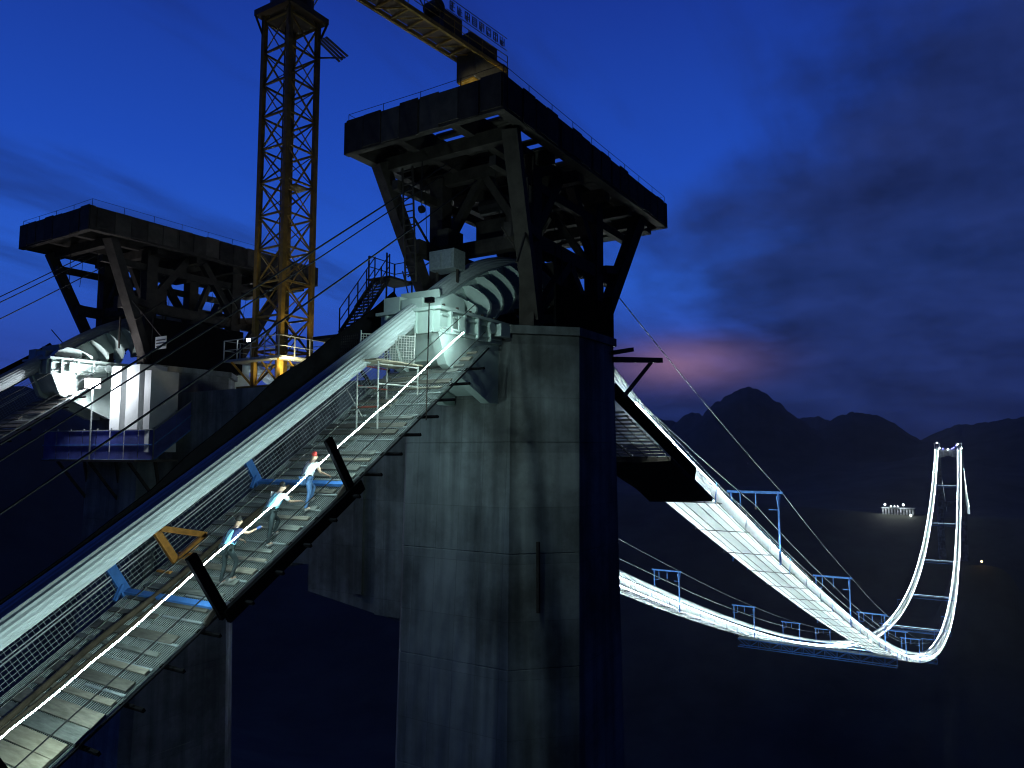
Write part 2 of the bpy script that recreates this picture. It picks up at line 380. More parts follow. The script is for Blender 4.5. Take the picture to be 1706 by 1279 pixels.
def tower(cx, label, base, detail=True):
    t = empty('bridge_tower', (cx, YB / 2, base), label, 'bridge tower', 'bridge towers')
    for y in (0, YB): shaft(cx, y, 4.9, base - 6, t, 4.5 if detail else 15)
    def xb(z1, z0, hz):
        y0, y1 = 3.2, YB - 3.2
        poly = [(y0, z1), (y1, z1), (y1, z0 - hz), (y1 - 6.9, z0), (y1 - 6.9, z0 + 1.3), (y0 + 7.4, z0 + 1.3), (y0 + 7.4, z0), (y0, z0 - hz)]
        MB().prism(poly, 0, cx - 3.0, cx + 3.0).build('crossbeam', 'conc', t)
        MB().box(cx - 3.12, cx - 2.9, 6.9, 7.4, z0 + .2, z1 - .3).build('pilaster', 'conc', t)
        MB().box(cx - 3.2, cx - 2.9, y0, 6.0, z0 - .6, z1 - .1).build('pilaster', 'conc', t)
    xb(3.5, -6.9, 1.0)
    xb(-70, -77, 1.5)
    return t
tA = tower(0.0, 'near concrete bridge tower with stained octagonal shafts under the gantries', -152)
tF = tower(SPAN, 'distant bridge tower where both lit catwalks climb to its top', -152, False)
# pier-head details of the near tower
for yc_ in (0, YB):
    MB().sweep([[(p[0], p[1], z_) for p in octo(0, yc_, 4.0, 4.1, 2.1)] for z_ in (4.902, 5.25)]).build('tower_cap', 'conc', tA)
MB().box(-4.02, -3.8, -1.2, -1.08, -8.6, -5.0).build('drain_pipe', 'white', tA)
MB().bar((-3.4, -2.9, -6.4), (-3.4, -2.9, -3.6), .12).build('embedded_plate', 'steel', tA)

# ------------------------------------------------------------------ gantries over the saddles
def gantry(yc, label, holes, cladding):
    g = empty('saddle_gantry', (0, yc, 5.25), label, 'gantry', 'steel gantries over the cable saddles')
    def B(p, q, w, h, nm, m='steel'):
        p = (p[0], p[1] + yc, p[2]); q = (q[0], q[1] + yc, q[2]); return MB().bar(p, q, w, h).build(nm, m, g)
    for sx in (-1, 1):
        for sy in (-1, 1):
            cx, cy = sx * 3.1, sy * 2.4
            B((cx, cy, 5.25), (cx, cy, 12.5), .72, .72, 'column')
            B((cx, cy + sy * .1, 5.6), (sx * 6.5 + .3, sy * 3.35, 12.5), .62, .55, 'inclined_leg')
            B((cx, cy + sy * .05, 9.2), (sx * .6, cy + sy * .05, 12.5), .42, .42, 'brace')
            B((cx + sx * .2, cy + sy * .4, 9.0), (sx * 4.9, sy * 2.9, 9.3), .4, .4, 'strut')
        B((sx * 3.1, -2.1, 9.0), (sx * 3.1, 2.1, 9.0), .55, .6, 'tie_beam')
        B((sx * 3.1, -2.1, 9.3), (sx * 3.1, 0, 12.4), .34, .34, 'brace')
        B((sx * 3.1, 2.1, 9.3), (sx * 3.1, 0, 12.4), .34, .34, 'brace')
    for sy in (-1, 1):
        B((-4.9, sy * 2.44, 9.0), (5.2, sy * 2.44, 8.8), .5, .62, 'side_beam')
        B((-6.2, sy * 2.5, 11.4), (7.4, sy * 2.5, 11.4), .3, .4, 'side_beam')
        B((-3.1, sy * 2.5, 5.6), (.1, sy * 2.5, 8.6), .4, .4, 'brace')
        B((3.1, sy * 2.5, 5.6), (.1, sy * 2.5, 8.6), .4, .4, 'brace')
        B((-7.5, sy * 3.75, 13.2), (9.1, sy * 3.75, 13.2), .45, 1.35, 'main_girder')
    for y in (-1.4, 1.4): B((-7.3, y, 13.15), (8.9, y, 13.15), .4, 1.0, 'inner_girder')
    for x in (-7.6, 9.2): B((x, -4.0, 13.2), (x, 4.0, 13.2), .3, 1.4, 'end_girder')
    for k, x in enumerate((-5.9, -3.1, -.4, 2.4, 5.2, 7.4)): B((x, -3.5, 12.45), (x, 3.5, 12.45), .42, .55, 'cross_girder')
    B((8.2, -3.3, 12.3), (8.2, 3.3, 12.3), .9, .45, 'cross_girder')
    k = 0
    for x in xs(-7.3, 8.7, .5):
        for y0, y1 in ((-3.5, -1.25), (-1.2, 1.2), (1.25, 3.5)):
            k += 1
            if k in holes: continue
            dx = random.uniform(-.03, .03)
            MB().box(x - .235 + dx, x + .235 + dx, yc + y0, yc + y1, 13.67, 13.74 + random.uniform(0, .04)).build('deck_board', 'deckwood', g)
    # hand rail round the deck
    P = [(-7.6, -3.9), (9.2, -3.9), (9.2, 3.9), (-7.6, 3.9), (-7.6, -3.9)]
    for (a, b), (c, d) in zip(P, P[1:]):
        L = math.hypot(c - a, d - b); n = int(L / 1.7)
        for i in range(n + 1):
            x = a + (c - a) * i / n; y = b + (d - b) * i / n
            if i < n: MB().tube([(x, y + yc, 13.85), (x, y + yc, 14.3)], .014, 5).build('rail_post', 'steel', g)
        MB().tube([(a, b + yc, 14.3), ((a + c) / 2, (b + d) / 2 + yc, 14.27), (c, d + yc, 14.3)], .011, 5).build('hand_rail', 'black', g)
    # winch and hanging block under the deck
    wn = MB().box(-2.4, -.9, yc - .9, yc + .9, 9.35, 10.5).build('winch', 'steel', g)
    MB().tube([(-1.6, yc - 1.1, 11.4), (-1.6, yc + 1.1, 11.4)], .38, 12).build('winch_drum', 'black', wn)
    MB().bar((-6.1, yc + 1.1, 12.2), (-6.1, yc + 1.1, 10.2), .03).build('hoist_rope', 'black', g)
    MB().tube([(-6.1, yc + 1.02, 10.1), (-6.1, yc + 1.18, 10.1)], .16, 10).build('pulley_block', 'black', g)
    MB().box(.6, 2.6, yc - 1.5, yc + 1.3, 6.9, 9.0).build('hydraulic_unit', 'steel', g)
    rn = random.Random(21 + int(yc))
    for k in range(22):
        sy = rn.choice((-1, 1)) * rn.uniform(2.5, 3.3); x = rn.uniform(-5.5, 5.0); z = rn.uniform(5.6, 9.5)
        d = rn.choice(((0, 0, rn.uniform(1.2, 3)), (rn.uniform(1.5, 3), 0, 0), (rn.uniform(.8, 2), 0, rn.uniform(1, 2.4)), (-rn.uniform(.8, 2), 0, rn.uniform(1, 2.4))))
        MB().tube([(x, yc + sy, z), (x + d[0], yc + sy + d[1], z + d[2])], rn.choice((.03, .03, .06)), 6).build('scaffold_tube', 'steel', g)
    for k in range(9):
        x = rn.uniform(-6, 6); y = rn.uniform(-2.6, 2.6); z = rn.uniform(8.0, 10.8)
        MB().tube(sagline((x, yc + y, 12.3), (x + rn.uniform(-.5, .5), yc + y + rn.uniform(-.3, .3), z), rn.uniform(-.1, .2), 6), .015, 5).build('hanging_rope', 'black', g)
    for k in range(7):
        x = rn.uniform(-4, 4.5); y = rn.uniform(-2, 2); w = rn.uniform(.25, .7); z = rn.choice((8.95, 9.3, 5.26))
        MB().box(x - w, x + w, yc + y - .3, yc + y + .3, z, z + rn.uniform(.4, 1.1)).build('equipment_box', 'steel', g)
    for k in range(16):                            # loose edge boards and plates on the fascia
        x = -7.4 + 1.02 * k + rn.uniform(-.1, .1)
        MB().box(x, x + rn.uniform(.8, 1.0), yc - 4.02, yc - 3.98, 12.62 + rn.uniform(-.08, .1), 13.82 + rn.uniform(-.05, .12)).build('edge_panel', rn.choice(('steel', 'deckwood')), g)
    for k in range(8):
        y = -3.95 + .98 * k + rn.uniform(-.05, .05)
        MB().box(-7.8, -7.76, yc + y, yc + y + .93, 12.55 + rn.uniform(-.1, .1), 13.85 + rn.uniform(-.05, .12)).build('edge_panel', rn.choice(('steel', 'deckwood')), g)
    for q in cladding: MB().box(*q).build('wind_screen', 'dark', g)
    return g
gA = gantry(0, 'black steel saddle gantry with slanted legs standing on the nearer tower shaft', {13, 14, 20, 25, 28, 34, 41, 46, 58, 62, 66}, [(-2.6, 3.3, -3.35, -3.25, 5.25, 7.1), (3.35, 3.45, -3.2, 3.2, 5.25, 7.6), (-.9, 3.2, 3.2, 3.3, 5.25, 8.3)])
gB = gantry(YB, 'dim steel saddle gantry on the tower shaft behind the crane mast', {30, 31, 33, 43, 52, 55}, [(-3.3, 3.3, YB - 3.35, YB - 3.25, 5.25, 8.2)])

dl = empty('deck_lamp', (2.5, 3.2, 13.75), 'floodlight on the black gantry deck aimed up at the crane counterweight', 'lamp')
hs_ = MB().box(2.3, 2.7, 3.0, 3.4, 13.95, 14.15).build('lamp_housing', 'steel', dl)
MB().box(2.34, 2.66, 3.04, 3.36, 14.155, 14.17).build('lamp_glass', 'lampw', hs_)
MB().bar((2.5, 3.2, 13.7), (2.5, 3.2, 13.95), .08).build('lamp_foot', 'steel', dl)
lamp('deck_lamp_light', 'SPOT', (2.5, 3.2, 14.25), (16.0, 13.2, 28.1), 16000, (1, .86, .5), dl, R(11), .15)

# ladder and cabinet inside the nearer gantry
ld = empty('ladder', (-5.6, 1.0, 5.3), 'steel rung ladder leaning up inside the black gantry', 'ladder')
for s in (0, .55):
    MB().bar((-6.6, 1.5 - s, 6.9), (-5.9, 2.35 - s, 12.2), .07, .09).build('rail', 'steel', ld)
for k in range(17):
    t = k / 16.5; p = Vector((-6.6 + .7 * t, 1.5 + .85 * t, 6.95 + 5.2 * t)); MB().bar(p, p + Vector((0, -.55, 0)), .045).build('rung', 'steel', ld)
cb_ = empty('control_cabinet', (-5.6, .2, 7.2), 'grey control cabinet under the black gantry beside the ladder', 'cabinet')
MB().box(-6.0, -5.2, -.5, .75, 7.45, 8.25).build('cabinet_body', 'galv', cb_)
MB().box(-6.03, -6.0, -.42, .08, 7.52, 8.18).build('door', 'galv', cb_)
MB().box(-6.03, -6.0, .14, .67, 7.52, 8.18).build('door', 'galv', cb_)
for y in (-.4, .65): MB().bar((-5.6, y, 7.45), (-5.6, y, 6.9), .08).build('stand_leg', 'steel', cb_)

# ------------------------------------------------------------------ cable saddles
def cable_z(x):                                   # cable centre line, tower at x = 0
    if x < -6.3: return side_z(x) + 2.62
    if x > 4.5: return main_z(x) + 2.45 + 1.75 * math.exp(-(x - 4.5) / 9.0)
    t = (x + 6.3) / 10.8; p0 = side_z(-6.3) + 2.62; m0 = .70 * 10.8; p1 = main_z(4.5) + 4.2; m1 = -.55 * 10.8
    return (2 * t ** 3 - 3 * t * t + 1) * p0 + (t ** 3 - 2 * t * t + t) * m0 + (-2 * t ** 3 + 3 * t * t) * p1 + (t ** 3 - t * t) * m1
def saddle(yc, label):
    s = empty('cable_saddle', (0, yc, 5.25), label, 'cable saddle', 'cable saddles')
    X0 = xs(-7.0, 6.0, .5)
    top = [(x, cable_z(x) - .1) for x in X0]; bot = [(x, max(5.3 if x > -4.5 else 5.3, cable_z(x) - 1.5)) for x in X0]
    for y0, y1 in ((-.72, -.42), (.42, .72)):
        MB().prism(top + bot[::-1], 1, yc + y0, yc + y1).build('trough_wall', 'saddle', s)
    MB().prism([(x, z - .32) for x, z in top] + bot[::-1], 1, yc - .415, yc + .415).build('trough_bed', 'saddle', s)
    MB().sweep([[(-7.05 - u, yc - w, cable_z(-7.0) - .85), (-7.05 - u, yc + w, cable_z(-7.0) - .85), (-7.3 - u, yc + w, cable_z(-7) + .35), (-7.3 - u, yc - w, cable_z(-7) + .35)] for u, w in ((0, .85), (.22, .95))]).build('mouth_flange', 'saddle', s)
    # leaf-shaped stiffeners leaning with the cable on both sides
    for sd in (-1, 1):
        for x in (-6.6, -5.65, -4.7, -3.75, -2.6, -1.4, -.2, 1.0, 2.2, 3.4, 4.6):
            zt = cable_z(x) - .12; h = min(1.75, zt - 5.3); d = .75 if x < 0 else -.3
            A = []; Bp = []
            for k in range(9):
                t = k / 8; z = zt - h * t; w = .74 + .95 * math.sin(math.pi * (.10 + .8 * t)) ** .8
                xx = x + d * t + .18 * math.sin(math.pi * t); A.append((xx, w, z)); Bp.append((xx, .70, z))
            mb = MB(); rings = []
            for (xa, wa, za), (xb_, wb, zb) in zip(A, Bp):
                rings.append([(xa - .06, yc + sd * wa, za), (xa + .06, yc + sd * wa, za), (xb_ + .06, yc + sd * wb, zb), (xb_ - .06, yc + sd * wb, zb)])
            mb.sweep(rings).build('stiffener_rib', 'saddle', s)
    # base box with panels and front corbel
    MB().box(-8.1, 5.6, yc - 1.45, yc + 1.45, 4.45, 5.28).build('base_box', 'saddle', s)
    MB().box(-8.25, 5.7, yc - 1.6, yc + 1.6, 5.283, 5.4).build('base_plate', 'saddle', s)
    for x in (-7.6, -6.7, -5.8, -4.9): MB().box(x - .05, x + .05, yc - 1.62, yc - 1.452, 4.47, 5.26).build('web_plate', 'saddle', s)
    for y in (-1.1, -.35, .4, 1.1): MB().box(-8.22, -8.102, yc + y - .05, yc + y + .05, 4.47, 5.26).build('web_plate', 'saddle', s)
    MB().prism([(-8.0, 4.44), (-3.6, 4.44), (-3.6, 2.0), (-4.6, 2.0), (-7.5, 3.3)], 1, yc - 1.3, yc - .9).build('corbel', 'saddle', s)
    MB().prism([(-8.0, 4.44), (-3.6, 4.44), (-3.6, 2.0), (-4.6, 2.0), (-7.5, 3.3)], 1, yc + .9, yc + 1.3).build('corbel', 'saddle', s)
    MB().prism([(-7.9, 4.44), (-3.6, 4.44), (-3.6, 2.3), (-7.4, 3.5)], 1, yc - .895, yc + .895).build('corbel_plate', 'saddle', s)
    MB().box(-8.0, -7.1, yc - .5, yc + .5, 5.41, 5.85).build('clamp_block', 'saddle', s)
    for k, x in enumerate((-7.95, -7.1, -6.25, -5.4, -4.55)):
        MB().tube([(x, yc - 1.5, 5.4), (x, yc - 1.5, 5.5)], .06, 6).build('bolt', 'steel', s)
        MB().tube([(x, yc - 1.3, 5.4), (x, yc - 1.3, 5.47)], .05, 6).build('bolt', 'steel', s)
    MB().box(-8.0, -6.6, yc + .6, yc + 1.4, 5.41, 6.0).build('clamp_block', 'saddle', s)
    MB().prism([(-8.05, 5.41), (-6.4, 5.41), (-6.4, 5.95), (-7.2, 6.05), (-7.7, 5.8)], 1, yc - 1.35, yc - .8).build('clamp_block', 'saddle', s)
    MB().box(-7.2, -6.8, yc - 1.66, yc - 1.625, 4.6, 5.15).build('inspection_plate', 'saddle', s)
    for z_ in (4.62, 5.1): MB().box(-8.1, -4.0, yc - 1.56, yc - 1.455, z_ - .03, z_ + .03).build('edge_flange', 'saddle', s)
    MB().tube([(-5.0, yc - 1.75, 5.0), (-5.0, yc - 1.63, 5.0)], .22, 14).build('jack_cap', 'saddle', s)
    MB().box(-4.7, -4.0, yc - 1.95, yc - 1.63, 4.7, 5.2).build('jack_bracket', 'saddle', s)
    return s
saddle(0, 'pale green ribbed cast cable saddle where the lit side catwalk meets the tower')
saddle(YB, 'grey cable saddle on the floodlit shaft behind the blue sheeting')

# ------------------------------------------------------------------ main cables
def cable_far(x):
    if x < SPAN - 8: return cable_z(x)
    if x < SPAN: return main_z(x) + 2.45 + 1.2 * (x - SPAN + 8) / 8
    return ZT + 3.65 - .405 * (x - SPAN)
def main_cable(yc, label):
    X = xs(-95, -26, 3) + xs(-25, -6.5, .75) + xs(-6, 5, .5) + main_xs(6, SPAN) + xs(SPAN + 10, SPAN + 275, 20)
    n = 40; rings = []
    for x in X:
        z = cable_far(x); d = (cable_far(x + .05) - cable_far(x - .05)) / .1; t = Vector((1, 0, d)).normalized(); nn = Vector((-t.z, 0, t.x))
        c = Vector((x, yc, z)); ring = []
        for j in range(n):
            a = 2 * math.pi * j / n; r = .385 + (.012 if j % 2 else -.007)
            ring.append(c + EY * (r * math.cos(a)) + nn * (r * math.sin(a)))
        rings.append(ring)
    o = MB().sweep(rings).build('main_cable', 'zinc'); o['label'] = label; o['category'] = 'cable'; o['group'] = 'main suspension cables'
    return o
main_cable(0, 'thick pale main cable of parallel strands above the lit side catwalk')
main_cable(YB, 'main suspension cable running over the floodlit shaft behind the crane')

# ------------------------------------------------------------------ side-span catwalks
def side_catwalk(yc, label, lit):
    P = Path(side_z, yc)
    c = empty('catwalk', P.at(-7), label, 'catwalk', 'side-span catwalks')
    XS = xs(-100, -26, 4) + xs(-25, -5.6, .7)
    MB().strip([P.at(x, -1.98, -.03) for x in XS], [P.at(x, 1.98, -.03) for x in XS]).build('floor_mesh', 'floor', c)
    for y in (-1.9, -.95, 0, .95, 1.9): MB().tube([P.at(x, y, -.16) for x in XS], .035, 5).build('carrier_rope', 'black', c)
    for y, h in ((-2.0, 1.75), (-2.0, .55), (2.0, 1.75)): MB().tube([P.at(x, y, h) for x in XS], .017, 5).build('hand_rope', 'black', c)
    # fine longitudinal floor wires
    mb = MB()
    XW = xs(-32, -5.8, 1.3)
    for k in range(48):
        y = -1.93 + 3.86 * k / 47
        mb.sweep([[P.at(x, y - .007, -.025), P.at(x, y + .007, -.025), P.at(x, y, -.008)] for x in XW])
    mb.build('floor_wires', 'galv', c, kind='stuff')
    # left rail of welded wire mesh
    mb = MB(); hs = [.08 + .125 * k for k in range(12)]
    for h in hs: mb.sweep([[P.at(x, 2.0 - .006, h - .006), P.at(x, 2.006, h - .006), P.at(x, 2.0, h + .008)] for x in xs(-32, -5.8, 1.3)])
    for x in xs(-32, -5.8, .125):
        mb.bar(P.at(x, 2.012, .02), P.at(x, 2.012, 1.5), .012)
    mb.build('wire_mesh_rail', 'galv', c, kind='stuff')
    for h in (.62, .7): MB().tube([P.at(x, 1.97, h) for x in XS], .014, 5).build('hand_rope', 'white', c)
    # wind netting outside the left rail, near-black to carry the main cable's shadow
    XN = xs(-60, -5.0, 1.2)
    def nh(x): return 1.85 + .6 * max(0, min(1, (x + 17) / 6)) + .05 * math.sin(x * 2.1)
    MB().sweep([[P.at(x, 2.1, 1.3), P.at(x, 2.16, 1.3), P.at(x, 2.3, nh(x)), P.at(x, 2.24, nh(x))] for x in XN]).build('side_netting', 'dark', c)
    # wooden battens across the floor
    rnd = random.Random(3 + int(yc)); x = -20.1
    while x < -6.0:
        w = rnd.choice((.05, .06, .08, .11)); a = rnd.uniform(-.02, .02); y0 = -1.92 + rnd.uniform(0, .25); y1 = 1.9 - rnd.uniform(0, .4)
        if rnd.random() < .25: y0 = -.2
        MB().sweep([[P.at(x - w + q, y, .0), P.at(x + w + q, y, .0), P.at(x + w + q, y, .045), P.at(x - w + q, y, .045)] for y, q in ((y0, a), (y1, -a))]).build('batten', rnd.choice(('wood', 'wood2', 'wood2', 'wood3')), c)
        x += rnd.uniform(.3, .46)
    x = -24.5
    while x < -20.3:
        w = .15; a = rnd.uniform(-.02, .02); e = rnd.uniform(-.12, .12)
        MB().sweep([[P.at(x - w + q, y, .0), P.at(x + w + q, y, .0), P.at(x + w + q, y, .05 + rnd.uniform(0, .015)), P.at(x - w + q, y, .05)] for y, q in ((-1.95 + e, a), (1.5 + e, -a))]).build('plank', rnd.choice(('plank', 'plank', 'plank2', 'wood', 'wood2')), c)
        x += .335
    # light alloy cross strips over the right half
    for x in xs(-19.9, -7.4, .62):
        MB().bar(P.at(x, -1.95, .012), P.at(x, -.35, .012), .06, .03, P.n(x)).build('cross_strip', 'galv', c)
    # steel channels under the floor that stick out on the right
    for x in xs(-24.6, -6.8, .96):
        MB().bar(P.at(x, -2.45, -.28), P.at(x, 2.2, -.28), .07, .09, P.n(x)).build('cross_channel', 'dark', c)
    # stiff frames with posts
    for x in (-26.4, -22.0, -17.6, -13.25):
        MB().bar(P.at(x, -2.0, .07), P.at(x, 1.95, .07), .16, .1, P.n(x)).build('frame_beam', 'blue', c)
        for y in (-2.06, 2.0):
            MB().bar(P.at(x, y, -.22 if y < 0 else -.1), P.at(x, y, 1.66 if y < 0 else 1.3), .13, .27, P.t(x)).build('frame_post', 'dark' if y < 0 else 'blue', c)  # right posts belong to the blue frame; their unlit side is painted near-black
        MB().bar(P.at(x - .35, 1.85, .12), P.at(x, 1.95, .3), .09).build('frame_bracket', 'blue', c)
        MB().bar(P.at(x - .4, -1.9, -.1), P.at(x, -2.0, .12), .12).build('frame_bracket', 'steel', c)
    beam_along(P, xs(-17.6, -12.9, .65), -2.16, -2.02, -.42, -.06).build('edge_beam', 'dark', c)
    # brown hose lying on the boards
    pts = [P.at(x, .55 + .16 * math.sin(x * .55) + .05 * math.sin(x * 1.9), .10) for x in xs(-26, -14.2, .4)]
    MB().tube(pts, .085, 8).build('hose', 'hose', c, True)
    pts = [P.at(x, .32 + .13 * math.sin(x * .5 + .7), .08) for x in xs(-26, -13.4, .4)]
    MB().tube(pts, .05, 8).build('hose', 'hose', c, True)
    if lit:
        pts = [P.at(x, -1.93 + .012 * math.sin(x * 3.1), 1.17 + .02 * math.sin(x * 1.37) + .012 * math.sin(x * 4.3)) for x in xs(-34, -6.6, .5)]
        MB().tube(pts, .0125, 6).build('light_strip', 'led', c)
    return c
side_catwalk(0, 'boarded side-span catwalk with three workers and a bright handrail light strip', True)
side_catwalk(YB, 'unlit side-span catwalk leading up to the floodlit tower shaft', False)

# ------------------------------------------------------------------ main-span catwalks
def main_catwalk(yc, label, near):
    P = Path(main_z, yc)
    c = empty('catwalk', P.at(10), label, 'catwalk', 'main-span catwalks')
    x0 = 22.6 if near else 8.0
    XS = [x for x in main_xs() if x > x0 + .5]; XS = [x0] + XS
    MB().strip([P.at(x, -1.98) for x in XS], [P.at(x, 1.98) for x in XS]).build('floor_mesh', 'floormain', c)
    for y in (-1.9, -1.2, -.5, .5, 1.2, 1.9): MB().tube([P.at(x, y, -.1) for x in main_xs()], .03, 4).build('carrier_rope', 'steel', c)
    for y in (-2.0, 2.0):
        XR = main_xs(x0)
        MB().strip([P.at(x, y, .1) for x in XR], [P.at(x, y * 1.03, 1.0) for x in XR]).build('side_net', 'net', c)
        MB().tube([P.at(x, y * 1.03, 1.3) for x in main_xs()], .03, 4).build('hand_rope', 'galv', c)
        XL = main_xs((9.0 if y < 0 else 22.6) if near else 8.0)
        MB().tube([P.at(x, y * .965, 1.1) for x in XL], .03, 5).build('light_strip', 'ledm', c)
    xk = x0 + 1; far = MB(); k = 0
    while xk < SPAN - 10:
        d = 2.4 if k % 3 else 2.55
        if xk < 230: MB().bar(P.at(xk, -d, -.2), P.at(xk, d, -.2), .035, .06, P.n(xk)).build('cross_channel', 'steel', c)
        else: far.bar(P.at(xk, -d, -.2), P.at(xk, d, -.2), .12, .14, P.n(xk))
        for y in (-2.05, 2.05):
            if xk < 200: MB().bar(P.at(xk, y, -.2), P.at(xk, y, 1.3), .07, .07, P.t(xk)).build('rail_post', 'blue' if k % 3 == 0 else 'galv', c)
        xk += 8.0 if xk < 230 else 14; k += 1
    far.build('far_channels', 'steel', c, kind='stuff')
    if near:
        # boards with open gaps, then a dark tarpaulin lashed below the floor
        for x in xs(7.8, 15.2, .52):
            MB().bar(P.at(x, -1.9, 0), P.at(x, 1.9, 0), .17, .05, P.n(x)).build('floor_board', 'wood2', c)
        XT = xs(14.6, 22.9, .9)
        MB().sweep([[P.at(x, -2.05, -.02), P.at(x, 2.3, -.02), P.at(x, 2.6, -.42 + .08 * math.sin(x)), P.at(x, 0.2, -.42), P.at(x, -2.0, -.3)] for x in XT]).build('tarpaulin', 'tarp', c)
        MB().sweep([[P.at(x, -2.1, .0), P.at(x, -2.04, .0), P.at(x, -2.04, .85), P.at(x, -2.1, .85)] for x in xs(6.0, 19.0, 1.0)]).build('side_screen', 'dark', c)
        MB().strip([P.at(x, -1.7, .9) for x in xs(8, 15, 1)], [P.at(x, 1.7, .9) for x in xs(8, 15, 1)]).build('upper_net', 'net', c)
    return c
main_catwalk(0, 'brilliantly lit main-span catwalk descending from the nearer tower shaft', True)
main_catwalk(YB, 'brilliantly lit main-span catwalk curving out from behind the tower', False)

# portal frames over the catwalks
def portal(yc, x, group, label):
    P = Path(main_z, yc); b = P.at(x)
    p = empty('portal_frame', b, label, 'portal frame', group)
    big = x < 260
    for y in (-2.2, 2.2):
        f = b + Vector((0, y, -.3)); top = b + Vector((0, y, 6.3))
        MB().bar(f, top, .16, .16).build('post', 'blue', p)
        if big:
            for e in (.75, -.75):
                MB().bar(b + Vector((e if y < 0 else 0, y + (0 if y < 0 else -e * .0), 6.1)), b + Vector((0, y, 4.6)), .1).build('knee_brace', 'blue', p)
            MB().bar(b + Vector((0, y + (.0 if y < 0 else -.9), 4.75)), b + Vector((0, y + (.9 if y < 0 else .3), 4.75)), .09).build('bracket', 'blue', p)
    MB().bar(b + Vector((0, -2.6, 6.35)), b + Vector((0, 2.6, 6.35)), .2, .24).build('top_beam', 'blue', p)
    if big:
        for y in (1.35, -.1):
            hg = MB().bar(b + Vector((0, y, 6.2)), b + Vector((0, y, 4.9)), .09).build('hanger', 'blue', p)
            MB().tube([b + Vector((-.06, y, 4.85)), b + Vector((.06, y, 4.85))], .13, 10).build('sheave', 'steel', hg)
    return p
ORD = ['first', 'second', 'third', 'fourth', 'fifth', 'sixth', 'seventh', 'eighth', 'ninth', 'tenth']
x = 43.0; no = 0
while x < 620:
    portal(0, x, 'portal frames on the nearer catwalk', ORD[no] + ' blue portal frame from the tower on the catwalk leaving the nearer shaft'); x += 42.5 if x < 200 else 84; no += 1
x = 45.0; no = 0
while x < 620:
    portal(YB, x, 'portal frames on the farther catwalk', ORD[no] + ' blue portal frame from the tower on the catwalk behind the lattice crossing'); x += 48.5 if x < 200 else 97; no += 1

# cross walkways between the two catwalks
for k, x in enumerate((146, 298, 450, 602, 754, 906, 1058)):
    z = main_z(x) - .4
    lab = 'blue lattice cross walkway slung under the bottom of both catwalks' if k == 0 else 'pale cross walkway between the catwalks, %s counted from the blue lattice one' % ORD[k]
    w = empty('cross_walkway', (x, YB / 2, z - 1.6), lab, 'walkway', 'cross walkways')
    y0, y1 = -2.4, YB + 2.4
    for dx in (-.8, .8):
        MB().bar((x + dx, y0, z - .2), (x + dx, y1, z - .2), .18).build('top_chord', 'blue', w)
        MB().bar((x + dx, y0, z - 1.9), (x + dx, y1, z - 1.9), .18).build('bottom_chord', 'blue', w)
        MB().bar((x + dx, y0, z + .9), (x + dx, y1, z + .9), .07).build('hand_rail', 'blue', w)
        n = 14
        for i in range(n):
            a = y0 + (y1 - y0) * i / n; b = y0 + (y1 - y0) * (i + 1) / n
            if k < 3:
                MB().bar((x + dx, a, z - 1.9 if i % 2 else z - .2), (x + dx, b, z - .2 if i % 2 else z - 1.9), .09).build('diagonal', 'blue', w)
                MB().bar((x + dx, a, z - 1.9), (x + dx, a, z + .9), .07).build('upright', 'blue', w)
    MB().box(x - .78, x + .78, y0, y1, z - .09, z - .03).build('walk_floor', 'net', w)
    MB().bar((x - .72, y0, z + .8), (x - .72, y1, z + .8), .05).build('light_strip', 'ledx', w)

# far side span of the distant tower
for yy, ye, lab in ((0, -5, 'lit catwalk falling away behind the distant tower on its outer side'), (YB, 38, 'faintly lit catwalk falling away behind the distant tower on its inner side')):
    c = empty('catwalk', (SPAN + 6, yy, 3), lab, 'catwalk', 'catwalks behind the distant tower')
    def q(x, y, h): return Vector((x, yy + (ye - yy) * (x - SPAN) / 275 + y, ZT - .405 * (x - SPAN) + h))
    X = xs(SPAN + 6, SPAN + 275, 20)
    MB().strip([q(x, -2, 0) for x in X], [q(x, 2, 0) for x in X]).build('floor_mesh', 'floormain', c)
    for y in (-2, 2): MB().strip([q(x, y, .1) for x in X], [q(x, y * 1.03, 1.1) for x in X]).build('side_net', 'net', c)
    MB().tube([q(x, -1.9, 1.15) for x in X], .03, 5).build('light_strip', 'ledm', c)

# ------------------------------------------------------------------ ropes overhead
def rope(pts, r, label, group, m='black'):
    o = MB().tube(pts, r, 6).build('hauling_rope', m); o['label'] = label; o['category'] = 'rope'; o['group'] = group
LR = ' hauling rope sloping up to the black gantry above the boarded catwalk'
rope(sagline((-95, .5, -42), (-5.4, .3, 12.15), 3.6), .03, 'thick upper' + LR, 'hauling ropes of the nearer side span')
rope(sagline((-95, -.2, -42.3), (-5.4, -.3, 12.0), 3.6), .022, 'thin upper' + LR, 'hauling ropes of the nearer side span')
rope(sagline((-95, -1.0, -43.5), (-5.4, -1.2, 11.1), 3.4), .028, 'lower' + LR, 'hauling ropes of the nearer side span')
LR = 'thin hauling rope sloping up to the gantry behind the crane mast'
for y, z in ((.6, 12.2), (-.4, 12.0), (-1.4, 11.2)): rope(sagline((-95, YB + y, z - 54), (-5.4, YB + y, z), 3.5), .03, LR, 'hauling ropes of the farther side span')
